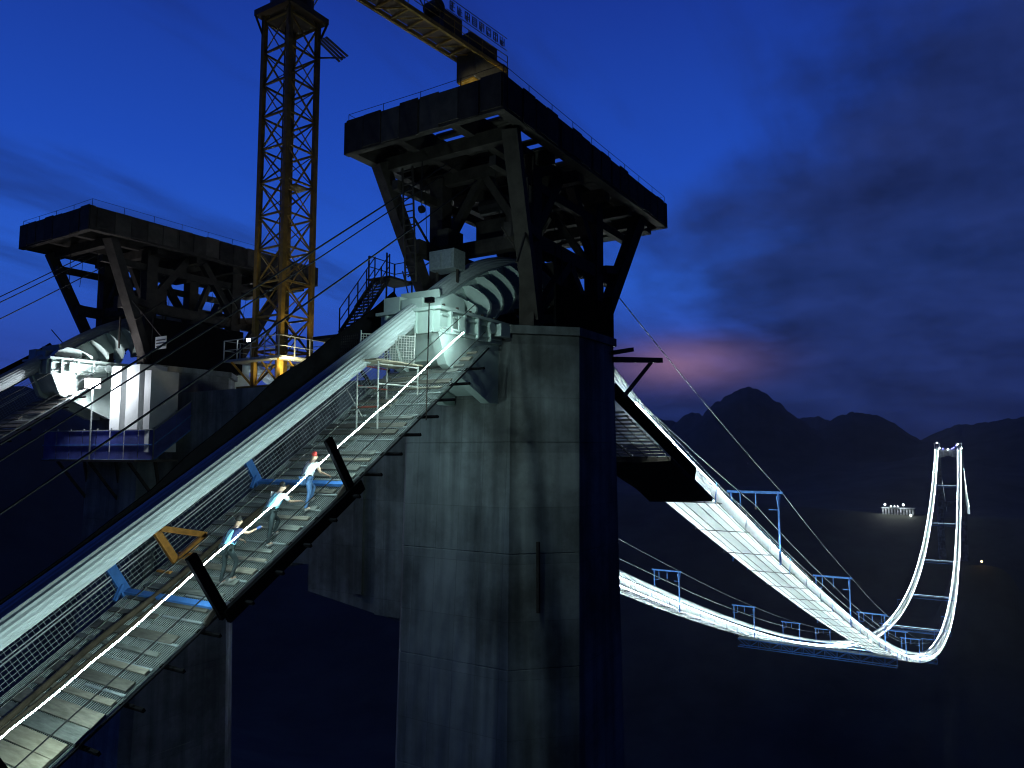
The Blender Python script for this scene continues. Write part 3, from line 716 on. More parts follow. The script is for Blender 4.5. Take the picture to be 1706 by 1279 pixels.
def over_portals(yc, y, h, x0, z0):
    pts = [Vector((x0, yc + y, z0))]; st = (42.5 if yc == 0 else 48.5); x = 43 if yc == 0 else 45
    XP = []
    while x < 620: XP.append(x); x += st if x < 200 else st * (84 / 42.5 if yc == 0 else 2)
    prev = pts[0]
    for xx in XP:
        nx = Vector((xx, yc + y, main_z(xx) + h)); n = 8
        for k in range(1, n + 1): pts.append(prev.lerp(nx, k / n) - Vector((0, 0, 4 * .25 * (k / n) * (1 - k / n))))
        prev = nx
    return pts
for y, h, z0 in ((-2.45, 6.5, 8.5), (1.35, 5.1, 6.6)):
    rope(over_portals(0, y, h, 5.0, z0), .03, 'pale hauling rope carried over the portal frames of the nearer main-span catwalk', 'hauling ropes of the nearer main span', 'galv')
rope(over_portals(0, -.1, 5.1, 5.0, 6.2), .03, 'pale hauling rope carried over the portal frames of the nearer main-span catwalk', 'hauling ropes of the nearer main span', 'galv')
for y, h, z0 in ((-2.2, 6.5, 8.5), (1.35, 5.1, 7)):
    rope(over_portals(YB, y, h, 5.0, z0), .035, 'pale hauling rope carried over the portal frames of the farther main-span catwalk', 'hauling ropes of the farther main span', 'galv')

# ------------------------------------------------------------------ brackets on the near shaft, river side
bk = empty('bracket_arm', (3.2, -4.0, 3.9), 'dark steel bracket arm with diagonal brace jutting from the tower beside the gantry', 'bracket')
MB().bar((1.6, -4.12, 4.25), (7.6, -4.12, 4.85), .22, .26).build('arm', 'steel', bk)
MB().bar((2.6, -4.12, 2.6), (6.2, -4.12, 4.6), .14).build('brace', 'steel', bk)
b2 = MB().bar((1.4, -4.15, 4.55), (3.6, -4.15, 4.95), .2).build('bracket_arm', 'steel'); b2['label'] = 'short dark steel stub jutting from the tower above the braced bracket arm'; b2['category'] = 'bracket'

# ------------------------------------------------------------------ access stair beside the gantry
stair = empty('access_stair', (-7.6, 4.9, 4.4), 'dark steel access stair with railings left of the black gantry', 'stair')
def SV(t, y, h): return Vector((-6.4 + 2.2 * t, y, 5.2 + 2.8 * t + h))
for y in (4.5, 5.4):
    MB().bar(SV(0, y, 0), SV(1, y, 0), .06, .16).build('stringer', 'steel', stair)
    for h in (.55, 1.1): MB().tube([SV(0, y, h), SV(1, y, h)], .025, 5).build('hand_rail', 'steel', stair)
    for k in range(5): MB().bar(SV(k / 4, y, 0), SV(k / 4, y, 1.12), .045).build('baluster', 'steel', stair)
for k in range(16): p = SV((k + .5) / 16, 4.95, 0); MB().box(p.x - .12, p.x + .12, 4.54, 5.36, p.z - .02, p.z + .02).build('tread', 'steel', stair)
MB().box(-4.4, -2.6, 4.3, 5.6, 7.95, 8.05).build('landing', 'steel', stair)
for x, y in ((-4.5, 4.4), (-4.5, 5.5), (-2.7, 4.4), (-2.7, 5.5)): MB().bar((x, y, 5.0), (x, y, 9.1), .06).build('post', 'steel', stair)
for h in (8.6, 9.1): MB().tube([(-4.5, 5.5, h), (-2.7, 5.5, h), (-2.7, 4.4, h)], .025, 5).build('hand_rail', 'steel', stair)
MB().box(-7.7, -3.6, 4.25, 5.65, 4.75, 4.88).build('platform', 'steel', stair)
for x in (-7.4, -4.5): MB().bar((x, 4.4, 4.75), (-3.8, 4.4, 1.5), .12).build('platform_brace', 'steel', stair)

# ------------------------------------------------------------------ scaffold on the catwalk
PA = Path(side_z, 0)
scf = empty('scaffold', (-10, 0, 1.2), 'red and white tube scaffold with plank top standing on the boarded catwalk', 'scaffold')
legs = {}
ZP = 3.12
for nm, x, y in (('a', -10.75, .1), ('b', -10.6, -.72), ('c', -8.95, .35), ('d', -8.75, -.95)):
    legs[nm] = (x, y); MB().tube([(x, y, side_z(x) + .02), (x, y, ZP)], .03, 8).build('leg', 'tube', scf)
for a, b, z, m in (('a', 'b', 1.55, 'red'), ('a', 'b', 2.25, 'tube'), ('a', 'b', 3.0, 'tube'), ('a', 'c', 2.3, 'red'), ('b', 'd', 2.35, 'tube'), ('c', 'd', 2.55, 'tube'), ('a', 'c', 3.04, 'red'), ('b', 'd', 3.04, 'tube')):
    (x, y), (u, v) = legs[a], legs[b]; MB().tube([(x, y, z), (u, v, z)], .026, 8).build('ledger', m, scf)
MB().bar((-10.9, -.3, 1.2), (-10.5, .9, 2.3), .03).build('tie_rod', 'tube', scf)
for i, y in enumerate((-.85, -.55, -.25, .05, .35)): MB().box(-11.0 + .05 * (i % 2), -8.5 + .08 * (i % 3), y - .14, y + .14, ZP + .004, ZP + .05).build('platform_plank', 'plank', scf)
gd = empty('mesh_guard', (-9.4, -.1, ZP + .05), 'welded wire guard panel standing on the scaffold planks before the saddle', 'guard panel')
mb = MB()
GA, GB = Vector((-10.3, .45, ZP + .06)), Vector((-8.75, -.75, ZP + .06)); gu = Vector((.05, 0, 1.05))
for k in range(21): mb.bar(GA.lerp(GB, k / 20), GA.lerp(GB, k / 20) + gu, .018)
for k in range(12): mb.bar(GA + gu * (k / 11), GB + gu * (k / 11), .018)
mb.build('wire_mesh', 'tube', gd, kind='stuff')
for p in (GA, GB): MB().bar(p - Vector((0, 0, .02)), p + gu * 1.12, .04).build('guard_post', 'tube', gd)
for t in (0, 1): MB().bar(GA + gu * t, GB + gu * t, .035).build('guard_rail', 'tube', gd)
mb = MB(); GC = GA + Vector((-.05, .9, 0))
for k in range(11): mb.bar(GA.lerp(GC, k / 10), GA.lerp(GC, k / 10) + gu, .016)
for k in range(12): mb.bar(GA + gu * (k / 11), GC + gu * (k / 11), .016)
mb.build('wire_mesh', 'steel', gd, kind='stuff')

wl = empty('work_or_fill_lamp', (-9.7, -2.12, side_z(-9.7)), 'small added fill lamp on a rail post shining at the ribbed saddle', 'lamp')  # lamp added to brighten the saddle ribs and the tower front
MB().bar((-9.7, -2.12, side_z(-9.7) - .3), (-9.7, -2.2, 5.15), .03).build('lamp_post', 'steel', wl)
hs_ = MB().box(-9.8, -9.62, -2.38, -2.06, 5.16, 5.34).build('lamp_housing', 'steel', wl)
MB().box(-9.615, -9.60, -2.35, -2.09, 5.19, 5.31).build('lamp_glass', 'lampw', hs_)
lamp('work_or_fill_light', 'POINT', (-9.45, -2.3, 5.55), None, 200, (.66, 1.0, .94), wl, radius=.1)

under_fill = empty('work_or_fill_lamp', (-8.6, 1.2, 1.75), 'small added fill lamp slung under the boarded catwalk in front of the tower', 'lamp')  # lamp added below the floor to light the tower front and crossbeam
MB().bar((-8.6, 1.2, side_z(-8.6) - .2), (-8.6, 1.2, 1.5), .03).build('lamp_hanger', 'steel', under_fill)
hs_ = MB().box(-8.7, -8.5, 1.05, 1.35, 1.3, 1.5).build('lamp_housing', 'steel', under_fill)
MB().box(-8.67, -8.53, 1.08, 1.32, 1.27, 1.295).build('lamp_glass', 'lampw', hs_)
lamp('work_or_fill_light', 'POINT', (-8.6, 1.2, 1.0), None, 150, (.64, 1.0, .97), under_fill, radius=.1)

# ------------------------------------------------------------------ orange bracket
ob = empty('roller_bracket', PA.at(-16.5, 1.35), 'orange triangular steel bracket bolted to the catwalk boards under the main cable', 'bracket')
a, b, c_ = PA.at(-16.55, 1.4, 1.32), PA.at(-15.55, 1.4, .12), PA.at(-16.5, 1.4, .06)
MB().bar(c_, a, .12, .2, PA.t(-16.5)).build('upright', 'orange', ob)
MB().bar(a, b, .12, .17).build('diagonal', 'orange', ob)
MB().bar(c_, b, .12, .16, PA.n(-16.5)).build('foot', 'orange', ob)
MB().bar(a + Vector((-.1, 0, 0)), a + Vector((.25, 0, -.02)), .16, .12).build('cap_plate', 'orange', ob)
for s in (-.35, .3): MB().bar(PA.at(-16.5 + s, 1.1, .06), PA.at(-16.5 + s, 1.7, .06), .1, .06).build('base_lug', 'orange', ob)

# ------------------------------------------------------------------ tower crane between the shafts
MX, MY, HW = -1.25, 15.0, 1.06
cr_ = empty('tower_crane', (MX, MY, 3.5), 'lattice tower crane rising between the two tower shafts with a long counter-jib', 'tower crane')
CH = [(MX - HW, MY - HW), (MX + HW, MY - HW), (MX + HW, MY + HW), (MX - HW, MY + HW)]
for x, y in CH:
    MB().box(x - .13, x + .13, y - .13, y + .13, 3.5, 25.4).build('mast_chord', 'yellow', cr_)
bz = 3.65; i = 0; BAY = 1.95
while bz < 25.2:
    for k in range(4):
        (x0, y0), (x1, y1) = CH[k], CH[(k + 1) % 4]
        MB().bar((x0, y0, bz), (x1, y1, bz), .1).build('mast_horizontal', 'yellow', cr_)
        xm, ym = (x0 + x1) / 2, (y0 + y1) / 2
        MB().bar((x0, y0, bz), (x1, y1, bz + BAY), .085 if i % 2 else .05).build('mast_diagonal', 'yellow', cr_)
        MB().bar((x1, y1, bz), (x0, y0, bz + BAY), .05 if i % 2 else .085).build('mast_diagonal', 'yellow', cr_)
    bz += BAY; i += 1
MB().box(MX - 1.7, MX + 1.7, MY - 1.7, MY + 1.7, 3.502, 3.62).build('base_frame', 'yellow', cr_)
for s in (-.2, .2): MB().bar((MX + s, MY + .3, 3.6), (MX + s, MY + .3, 25), .05).build('ladder_rail', 'crane', cr_)
for z in xs(4, 25, .6): MB().bar((MX - .2, MY + .3, z), (MX + .2, MY + .3, z), .035).build('ladder_rung', 'crane', cr_)
for z in (6.5, 15.2): MB().box(MX - .2, MX + .9, MY - .9, MY + .1, z, z + .06).build('rest_platform', 'yellow', cr_)
MB().box(MX - 1.5, MX + 1.5, MY - 1.5, MY + 1.5, 25.4, 25.75).build('slew_platform', 'crane', cr_)
MB().tube([(MX, MY, 25.75), (MX, MY, 27.6)], 1.25, 20).build('slew_ring', 'crane', cr_)
for x, y in CH: MB().bar((x * 1.0, y, 24.0), (MX + (x - MX) * 1.35, MY + (y - MY) * 1.35, 25.4), .12).build('platform_strut', 'crane', cr_)
for k in range(4): MB().bar((MX + 1.1, MY - 1.7 + .22 * k, 24.4), (MX + 2.7, MY - 1.9 + .22 * k, 23.9 - .05 * k), .16, .05).build('walkway_board', 'deckwood', cr_)
MB().bar((MX + 1.0, MY - 1.2, 23.2), (MX + 2.6, MY - 1.6, 23.85), .08).build('walkway_strut', 'crane', cr_)
MB().box(MX - 1.2, MX + 1.2, MY - 1.2, MY + 1.2, 27.6, 31.0).build('slew_tower', 'crane', cr_)
MB().box(MX - 1.0, MX + 1.0, MY - 2.9, MY - 1.25, 27.7, 29.7).build('operator_cab', 'cw', cr_)
# counter-jib runs towards the river side
J0, J1 = Vector((MX + 1.2, MY - .1, 30.15)), Vector((17.9, 13.1, 30.15))
jd = (J1 - J0).normalized(); js = Vector((jd.y, -jd.x, 0)); JL = (J1 - J0).length
def J(t, s, h=0): return J0 + jd * (JL * t) + js * s + Vector((0, 0, h))
for s in (-1.0, 1.0): MB().bar(J(0, s), J(1, s), .2, .3).build('jib_chord', 'yellow', cr_)
for k in range(13):
    MB().bar(J(k / 12, -1.0), J(k / 12, 1.0), .12).build('jib_cross_bar', 'yellow', cr_)
    if k < 12: MB().bar(J(k / 12, -1.0), J((k + 1) / 12, 1.0), .08).build('jib_brace', 'yellow', cr_)
MB().bar(J(.0, 0, .17), J(.99, 0, .17), 1.7, .04).build('jib_deck', 'crane', cr_)
for s in (-1.15, 1.15):
    for h in (.6, 1.15): MB().bar(J(.05, s, h), J(1, s, h), .04).build('jib_rail', 'yellow', cr_)
    for k in range(12): MB().bar(J(.05 + .95 * k / 11, s, .1), J(.05 + .95 * k / 11, s, 1.15), .045).build('jib_rail_post', 'yellow', cr_)
MB().obox(J(.66, .1, 1.0), jd, js, Vector((0, 0, 1)), 1.0, .8, .75).build('winch_house', 'crane', cr_)
MB().tube([J(.60, -.6, 2.0), J(.60, .6, 2.0)], .55, 14).build('winch_drum', 'crane', cr_)
MB().obox(J(.86, .1, .9), jd, js, Vector((0, 0, 1)), 1.6, .75, .5).build('electrical_cabinet', 'crane', cr_)
for k in range(4):
    t = .825 + .056 * k
    MB().obox(J(t, 0, -.72), jd, js, Vector((0, 0, 1)), .5, .95, 1.15).build('counterweight_block', 'cw', cr_)
    MB().obox(J(t, -.1 - .1 * (k % 2), -1.93), jd, js, Vector((0, 0, 1)), .46, .8, .05).build('counterweight_cradle', 'yellow', cr_)
for k in range(3): MB().bar(J(.06, (-.9, .9, 0)[k], .3), J(.70, (-.9, .9, 0)[k], .3), .05).build('pendant_shoe', 'crane', cr_)
MB().bar(J(0.0, 0, 9.5), J(.72, .8, .4), .07).build('pendant_bar', 'crane', cr_)
MB().bar(J(0.0, 0, 9.5), J(.72, -.8, .4), .07).build('pendant_bar', 'crane', cr_)
for s in (-.8, .8): MB().bar(J(-.06, s, .8), J(.0, 0, 9.6), .18).build('apex_leg', 'crane', cr_)
# lettering board on the counter-jib: open strokes against the sky (too blurred to read in the photograph)
rs = random.Random(11)
for k in range(8):
    t = .62 + .046 * k; b0 = J(t, 1.25, 1.6)
    for (u0, v0, u1, v1) in rs.sample([(0, .1, 0, .7), (.25, 0, .25, .75), (.5, .1, .5, .7), (0, .7, .5, .7), (0, .4, .5, .4), (.0, .1, .5, .1), (.1, .25, .4, .25), (.1, .55, .4, .55), (.12, .0, .12, .4)], 7):
        MB().bar(b0 + jd * u0 + Vector((0, 0, v0)), b0 + jd * u1 + Vector((0, 0, v1)), .05).build('sign_stroke', 'crane', cr_)
for h in (1.5, 2.5): MB().bar(J(.6, 1.25, h), J(.99, 1.25, h), .04).build('sign_rail', 'crane', cr_)
# working jib points away, out of the picture
for s in (-.7, .7): MB().bar((MX - 1.2, MY + s, 30.2), (MX - 42, MY + 6 + s, 30.6), .16).build('working_jib_chord', 'yellow', cr_)
MB().bar((MX - 1.2, MY, 31.6), (MX - 42, MY + 6, 31.6), .16).build('working_jib_chord', 'yellow', cr_)
MB().bar((MX - 30, MY + 4.2, 30.2), (MX - 30, MY + 4.2, 12), .03).build('hoist_line', 'black', cr_)
# collar platform round the mast
pf = empty('mast_platform', (MX, MY, 5.0), 'railed work platform clamped round the yellow crane mast', 'platform')
for x0, x1, y0, y1 in ((-3.3, 1.0, 12.9, 13.8), (-3.3, -2.45, 13.85, 17.4), (-.1, 1.0, 13.85, 17.4), (-2.4, -.15, 16.5, 17.4)): MB().box(x0, x1, y0, y1, 5.0, 5.12).build('platform_deck', 'galv', pf)
Q = [(-3.3, 12.9), (1.0, 12.9), (1.0, 17.4), (-3.3, 17.4), (-3.3, 12.9)]
for (a, b), (c, d) in zip(Q, Q[1:]):
    for h in (5.65, 6.2): MB().tube([(a, b, h), (c, d, h)], .025, 5).build('hand_rail', 'galv', pf)
    for k in range(4): MB().bar((a + (c - a) * k / 4, b + (d - b) * k / 4, 5.1), (a + (c - a) * k / 4, b + (d - b) * k / 4, 6.2), .05).build('rail_post', 'galv', pf)
for x, y in CH: MB().bar((x, y, 3.6), (MX + (x - MX) * 1.8, MY + (y - MY) * 1.8, 5.0), .12).build('platform_strut', 'yellow', pf)
fl = empty('work_or_fill_lamp', (-2.55, 16.0, 6.2), 'small square work lamp on the crane mast platform rail', 'lamp')
hs_ = MB().box(-2.75, -2.45, 15.8, 16.2, 6.12, 6.32).build('lamp_housing', 'white', fl)
MB().box(-2.78, -2.755, 15.83, 16.17, 6.15, 6.29).build('lamp_glass', 'lampw', hs_)
MB().bar((-2.6, 16.0, 5.1), (-2.6, 16.0, 6.1), .05).build('lamp_post', 'galv', fl)
fm = empty('work_or_fill_lamp', (-2.8, 12.3, 3.5), 'small work lamp on the crossbeam shining on the yellow crane mast', 'lamp')
MB().bar((-2.8, 12.3, 3.5), (-2.8, 12.3, 4.3), .05).build('lamp_post', 'steel', fm)
hs_ = MB().box(-2.95, -2.65, 12.15, 12.4, 4.3, 4.5).build('lamp_housing', 'steel', fm)
MB().box(-2.92, -2.68, 12.405, 12.42, 4.33, 4.47).build('lamp_glass', 'lampw', hs_)
lamp('work_or_fill_light', 'SPOT', (-2.75, 12.5, 4.45), (MX, MY, 6.5), 520, (1, .82, .42), fm, R(120), .1)

# ------------------------------------------------------------------ farther shaft: platform, blue sheeting, floodlight
pl = empty('sheeted_platform', (-5.2, YB - 3, -.5), 'work platform fenced with blue sheeting round the floodlit shaft', 'platform')
MB().box(-6.3, -3.7, 20.6, 30.5, -.55, -.42).build('platform_deck', 'deckwood', pl)
def sheet(p, q, z0, z1, w0=None):
    p = Vector((*p, 0)); q = Vector((*q, 0)); n = max(1, int((q - p).length / 1.15))
    s = (q - p).normalized().cross(Vector((0, 0, 1))) * .02
    for k in range(n):
        a = p.lerp(q, k / n + .004); b = p.lerp(q, (k + 1) / n - .004); za = z0(k / n); zb = z0((k + 1) / n)
        ya = z1(k / n); yb = z1((k + 1) / n)
        MB().hexa([a + Vector((0, 0, za)), b + Vector((0, 0, zb)), b + s + Vector((0, 0, zb)), a + s + Vector((0, 0, za)), a + Vector((0, 0, ya)), b + Vector((0, 0, yb)), b + s + Vector((0, 0, yb)), a + s + Vector((0, 0, ya))]).build('blue_sheet', 'sheet', pl)
        MB().bar(a - s * 2 + Vector((0, 0, za - .1)), a - s * 2 + Vector((0, 0, ya + .12)), .06).build('fence_post', 'galv', pl)
    for t in (0, .5, 1):
        a = p + s * 3 + Vector((0, 0, z0(0) + (z1(0) - z0(0)) * t)); b = q + s * 3 + Vector((0, 0, z0(1) + (z1(1) - z0(1)) * t)); MB().bar(a, b, .05).build('fence_rail', 'galv' if t == 1 else 'blue', pl)
sheet((-6.3, 30.2), (-5.2, 20.7), lambda t: -.42, lambda t: 1.25)
sheet((-5.15, 20.7), (-2.6, 20.6), lambda t: -.4 + 2.0 * t, lambda t: 1.28 + 2.0 * t)
sheet((-2.6, 20.6), (1.6, 20.6), lambda t: 1.6, lambda t: 3.28)
MB().box(-3.9, 3.8, 20.7, 23.4, 1.42, 1.55).build('platform_deck', 'deckwood', pl)
for x in (-5.8, -4.2): 
    for y in (22, 26, 29.5): MB().bar((x, y, -.55), (-3.7, y, -3.2), .14).build('platform_brace', 'steel', pl)
# white concrete fins of the shaft head behind the sheeting
for y, w, zt_ in ((24.45, .5, 5.0), (22.75, .62, 5.0), (21.3, .3, 4.6)):
    MB().box(-5.3, -3.6, y - w, y + w, 0.0, zt_).build('shaft_fin', 'white', tA)
fd = empty('floodlight', (-6.1, 25.45, -.42), 'glaring white floodlight in front of the shaft behind the blue sheeting', 'floodlight')
fa = Vector((-.55, -.8, -.1)).normalized(); fb = Vector((.8, -.55, 0)).normalized(); fc = fa.cross(fb)
hs_ = MB().obox((-6.1, 25.45, 4.0), fa, fb, fc, .12, .42, .30).build('lamp_housing', 'steel', fd)
MB().obox(Vector((-6.1, 25.45, 4.0)) + fa * .13, fa, fb, fc, .008, .38, .26).build('lamp_glass', 'lamp', hs_)
MB().bar((-6.1, 25.45, -.42), (-6.1, 25.45, 3.8), .07).build('lamp_pole', 'galv', fd)
lamp('floodlight_light', 'POINT', (-6.35, 25.1, 4.0), None, 800, (.86, .93, 1.0), fd, radius=.2)
sg = empty('notice_board', (-5.2, 20.35, 5.8), 'small pale notice board hung above the catwalk beside the crane', 'sign')
MB().box(-5.24, -5.2, 19.85, 20.85, 5.75, 6.45).build('board', 'white', sg)
for k in range(3): MB().box(-5.26, -5.245, 19.95, 20.75, 5.87 + .17 * k, 5.92 + .17 * k).build('text_line', 'steel', sg)
MB().bar((-5.22, 20.35, 6.45), (-4.6, 24.6, 9.2), .04).build('hanger', 'steel', sg)

# ------------------------------------------------------------------ distant tower top, works camp, lamps
for yc in (0, YB):
    g = empty('saddle_gantry', (SPAN, yc, 5), 'small lit gantry frame on the distant tower shaft', 'gantry', 'gantries on the distant tower')
    MB().box(SPAN - 7, SPAN + 7, yc - 3.8, yc + 3.8, 12, 13).build('deck', 'white', g)
    for sx in (-1, 1):
        for sy in (-1, 1): MB().bar((SPAN + sx * 3, yc + sy * 2.4, 4.9), (SPAN + sx * 6, yc + sy * 3.3, 12), .5).build('leg', 'white', g)
for y, z, m in ((1.5, 11.0, 'lampw'), (-3, 5.5, 'lampw'), (27.0, 13.6, 'lampw'), (24, 5.6, 'lampw'), (13.8, 3.9, 'lampw'), (9.0, 5.2, 'lampb'), (6.5, 6.4, 'lampb'), (3.5, 9.5, 'lampb'), (20, 5.0, 'lampb')):
    l = empty('tower_lamp', (SPAN - 5, y, z), 'tiny %s lamp shining on top of the distant tower' % ('white' if m == 'lampw' else 'blue violet'), 'lamp', 'white lamps on the distant tower' if m == 'lampw' else 'blue lamps on the distant tower')
    MB().tube([(SPAN - 5, y, z - .55), (SPAN - 5, y, z + .55)], .55, 8).build('lamp_glass', m, l)
    MB().bar((SPAN - 5, y, z - 1.6), (SPAN - 5, y, z - .55), .2).build('lamp_stem', 'steel', l)
GZ = -101.5
cp = empty('works_camp', (1352, 94, GZ), 'floodlit works camp building with a row of pale columns on the far hillside', 'building')
MB().box(1358, 1374, 70, 117, GZ - 1, GZ + 9).build('wall', 'conc', cp)
MB().box(1350, 1375, 69, 118, GZ + 9.02, GZ + 10).build('roof', 'conc', cp)
for k in range(11): MB().box(1351, 1352.2, 71 + 4.4 * k, 72.3 + 4.4 * k, GZ - 1, GZ + 9).build('column', 'white', cp)
for k in range(10): MB().box(1357.6, 1357.95, 73.2 + 4.4 * k, 75.2 + 4.4 * k, GZ + 2, GZ + 6).build('window', 'cw', cp)
for y, z, r in ((112, 15, 1.3), (85, 15.5, 1.2), (98, 13, .5), (103, 12.6, .5), (93, 12.8, .5), (75, -1.5, 1.0), (108, -3, .6), (104, -3.5, .6), (99, -3.5, .6)):
    l = empty('camp_lamp', (1349, y, GZ + z), ('large glaring pole lamp above the works camp roof' if r > 1.05 else 'small lamp strung along the works camp roof' if z > 5 else 'round lamp low in front of the works camp' if r > .9 else 'small lamp on the bank below the works camp'), 'lamp', 'lamps of the works camp')
    MB().tube([(1348.5, y, GZ + z), (1349.5, y, GZ + z)], r, 10).build('lamp_glass', 'lampw', l)
    MB().bar((1349.8, y, GZ - 6), (1349.8, y, GZ + z), .3).build('lamp_pole', 'steel', l)
    if r > 1: lamp('camp_lamp_light', 'POINT', (1346.5, y, GZ + z - 1), None, 14000, (.85, .95, 1), l, radius=1)
l = empty('yard_lamp', (1000, -19, -131), 'lone orange lamp on the dark far slope beside the lit catwalks', 'lamp')
MB().tube([(1000, -19, -131), (1000, -19, -127)], .15, 6).build('lamp_pole', 'steel', l)
MB().tube([(1000, -19, -127), (1000, -19, -125.8)], .7, 8).build('lamp_glass', 'lampo', l)

# ------------------------------------------------------------------ workers
def skinned(verts, edges, root=0, sub=1):
    me = bpy.data.meshes.new('tmp'); me.from_pydata([v[:3] for v in verts], edges, []); o = bpy.data.objects.new('tmp', me); col.objects.link(o)
    md = o.modifiers.new('Skin', 'SKIN'); md.use_smooth_shade = True; md.branch_smoothing = .3
    for i, v in enumerate(verts):
        sv = me.skin_vertices[0].data[i]; r = v[3]; sv.radius = (r, v[4] if len(v) > 4 else r); sv.use_root = (i == root)
    sb = o.modifiers.new('Sub', 'SUBSURF'); sb.levels = sub; sb.render_levels = sub
    dg = bpy.context.evaluated_depsgraph_get(); out = bpy.data.meshes.new_from_object(o.evaluated_get(dg))
    bpy.data.objects.remove(o); bpy.data.meshes.remove(me); return out
def add_mesh(me, name, m, parent, loc):
    me.name = name; me.materials.clear(); me.materials.append(M[m]); o = bpy.data.objects.new(name, me); col.objects.link(o)
    for p in me.polygons: p.use_smooth = True
    o.parent = parent; return o
def person(x, y, label, J_, cl):
    base = Vector((x, y, side_z(x) + .06)); e = empty('person', base, label, 'person', 'workers climbing the catwalk')
    V = lambda k: Vector(J_[k])
    order = ['pel', 'bel', 'che', 'nek', 'hd0', 'hd1', 'shl', 'ell', 'wrl', 'shr', 'elr', 'wrr', 'hil', 'knl', 'anl', 'tol', 'hir', 'knr', 'anr', 'tor']
    rad = dict(pel=.125, bel=.12, che=.135, nek=.055, hd0=.085, hd1=.095, shl=.065, ell=.042, wrl=.028, shr=.065, elr=.042, wrr=.028, hil=.085, knl=.06, anl=.042, tol=.035, hir=.085, knr=.06, anr=.042, tor=.035)
    idx = {k: i for i, k in enumerate(order)}
    E = [('pel', 'bel'), ('bel', 'che'), ('che', 'nek'), ('nek', 'hd0'), ('hd0', 'hd1'), ('che', 'shl'), ('shl', 'ell'), ('ell', 'wrl'), ('che', 'shr'), ('shr', 'elr'), ('elr', 'wrr'), ('pel', 'hil'), ('hil', 'knl'), ('knl', 'anl'), ('anl', 'tol'), ('pel', 'hir'), ('hir', 'knr'), ('knr', 'anr'), ('anr', 'tor')]
    vs_ = [(*V(k), rad[k]) for k in order]; es = [(idx[a], idx[b]) for a, b in E]
    # nose on the face, palms and five fingers on each hand
    hf = V('hd1') - V('hd0'); fwd = Vector((1, 0, -.15)).normalized()
    vs_.append((*(V('hd0').lerp(V('hd1'), .45) + fwd * .115), .016)); es.append((idx['hd0'], len(vs_) - 1))
    for s in 'lr':
        d = (V('wr' + s) - V('el' + s)).normalized(); sd = d.cross(Vector((0, 0, 1))).normalized(); up = sd.cross(d)
        pi = len(vs_); vs_.append((*(V('wr' + s) + d * .07), .034, .02)); es.append((idx['wr' + s], pi))
        for k, (o_, L) in enumerate(((-.03, .062), (-.01, .075), (.012, .07), (.032, .055))):
            a = V('wr' + s) + d * .11 + sd * o_; m_ = a + d * L * .6 - up * .012; t_ = m_ + d * L * .3 - up * .035
            i0 = len(vs_); vs_ += [(*a, .0095), (*m_, .009), (*t_, .008)]; es += [(pi, i0), (i0, i0 + 1), (i0 + 1, i0 + 2)]
        a = V('wr' + s) + d * .06 - sd * .045; t_ = a + d * .045 - sd * .015 - up * .02; i0 = len(vs_); vs_ += [(*a, .011), (*t_, .009)]; es += [(pi, i0), (i0, i0 + 1)]
    add_mesh(skinned(vs_, es), 'body', 'skin', e, base)
    k = 1.22
    def cloth(name, m, keys, edges, f=1.22, extra=None):
        ii = {q_: n for n, q_ in enumerate(keys)}; vv = [(*V(q_), rad[q_] * f) for q_ in keys]
        add_mesh(skinned(vv, [(ii[a], ii[b]) for a, b in edges]), name, m, e, base)
    if cl.get('sleeve'):
        J_['sel'] = tuple(V('shl').lerp(V('ell'), cl['sleeve'])); J_['ser'] = tuple(V('shr').lerp(V('elr'), cl['sleeve'])); rad['sel'] = .05; rad['ser'] = .05
    else:
        J_['sel'] = J_['ell']; J_['ser'] = J_['elr']; rad['sel'] = rad['ser'] = .046
    J_['nb'] = tuple(V('che').lerp(V('nek'), .55)); rad['nb'] = .085
    keys = ['bel', 'pel', 'che', 'nb', 'shl', 'sel', 'shr', 'ser']; ed = [('pel', 'bel'), ('bel', 'che'), ('che', 'nb'), ('che', 'shl'), ('shl', 'sel'), ('che', 'shr'), ('shr', 'ser')]
    if cl.get('long'):
        J_['wel'] = tuple(V('ell').lerp(V('wrl'), .85)); J_['wer'] = tuple(V('elr').lerp(V('wrr'), .85)); rad['wel'] = rad['wer'] = .034
        keys += ['wel', 'wer']; ed += [('sel', 'wel'), ('ser', 'wer')]
    cloth('shirt', cl['shirt'], keys, ed)
    cloth('vest', cl['vest'], ['bel', 'pel', 'che', 'nb'], [('pel', 'bel'), ('bel', 'che'), ('che', 'nb')], 1.36)
    for sgn in (-1, 1):                            # harness straps over the shoulders and a hip belt
        a = V('che') + Vector((.12, sgn * .09, .05)); b_ = V('bel') + Vector((.165, sgn * .07, -.02)); t_ = V('nb') + Vector((-.02, sgn * .1, .09)); w_ = V('che') + Vector((-.2, sgn * .07, 0))
        o_ = MB().tube([b_, a + Vector((.07, 0, 0)), t_, w_, V('pel') + Vector((-.17, sgn * .05, .08))], .009, 5).build('harness_strap', cl.get('strap', 'navy')); o_.parent = e
    o_ = MB().tube([V('pel') + Vector((.165 * math.cos(q_), .15 * math.sin(q_), .1)) for q_ in [math.pi * 2 * i_ / 14 for i_ in range(15)]], .022, 5).build('belt', 'trous'); o_.parent = e
    cloth('trousers', cl['pants'], ['pel', 'hil', 'knl', 'anl', 'hir', 'knr', 'anr'], [('pel', 'hil'), ('hil', 'knl'), ('knl', 'anl'), ('pel', 'hir'), ('hir', 'knr'), ('knr', 'anr')], 1.14)
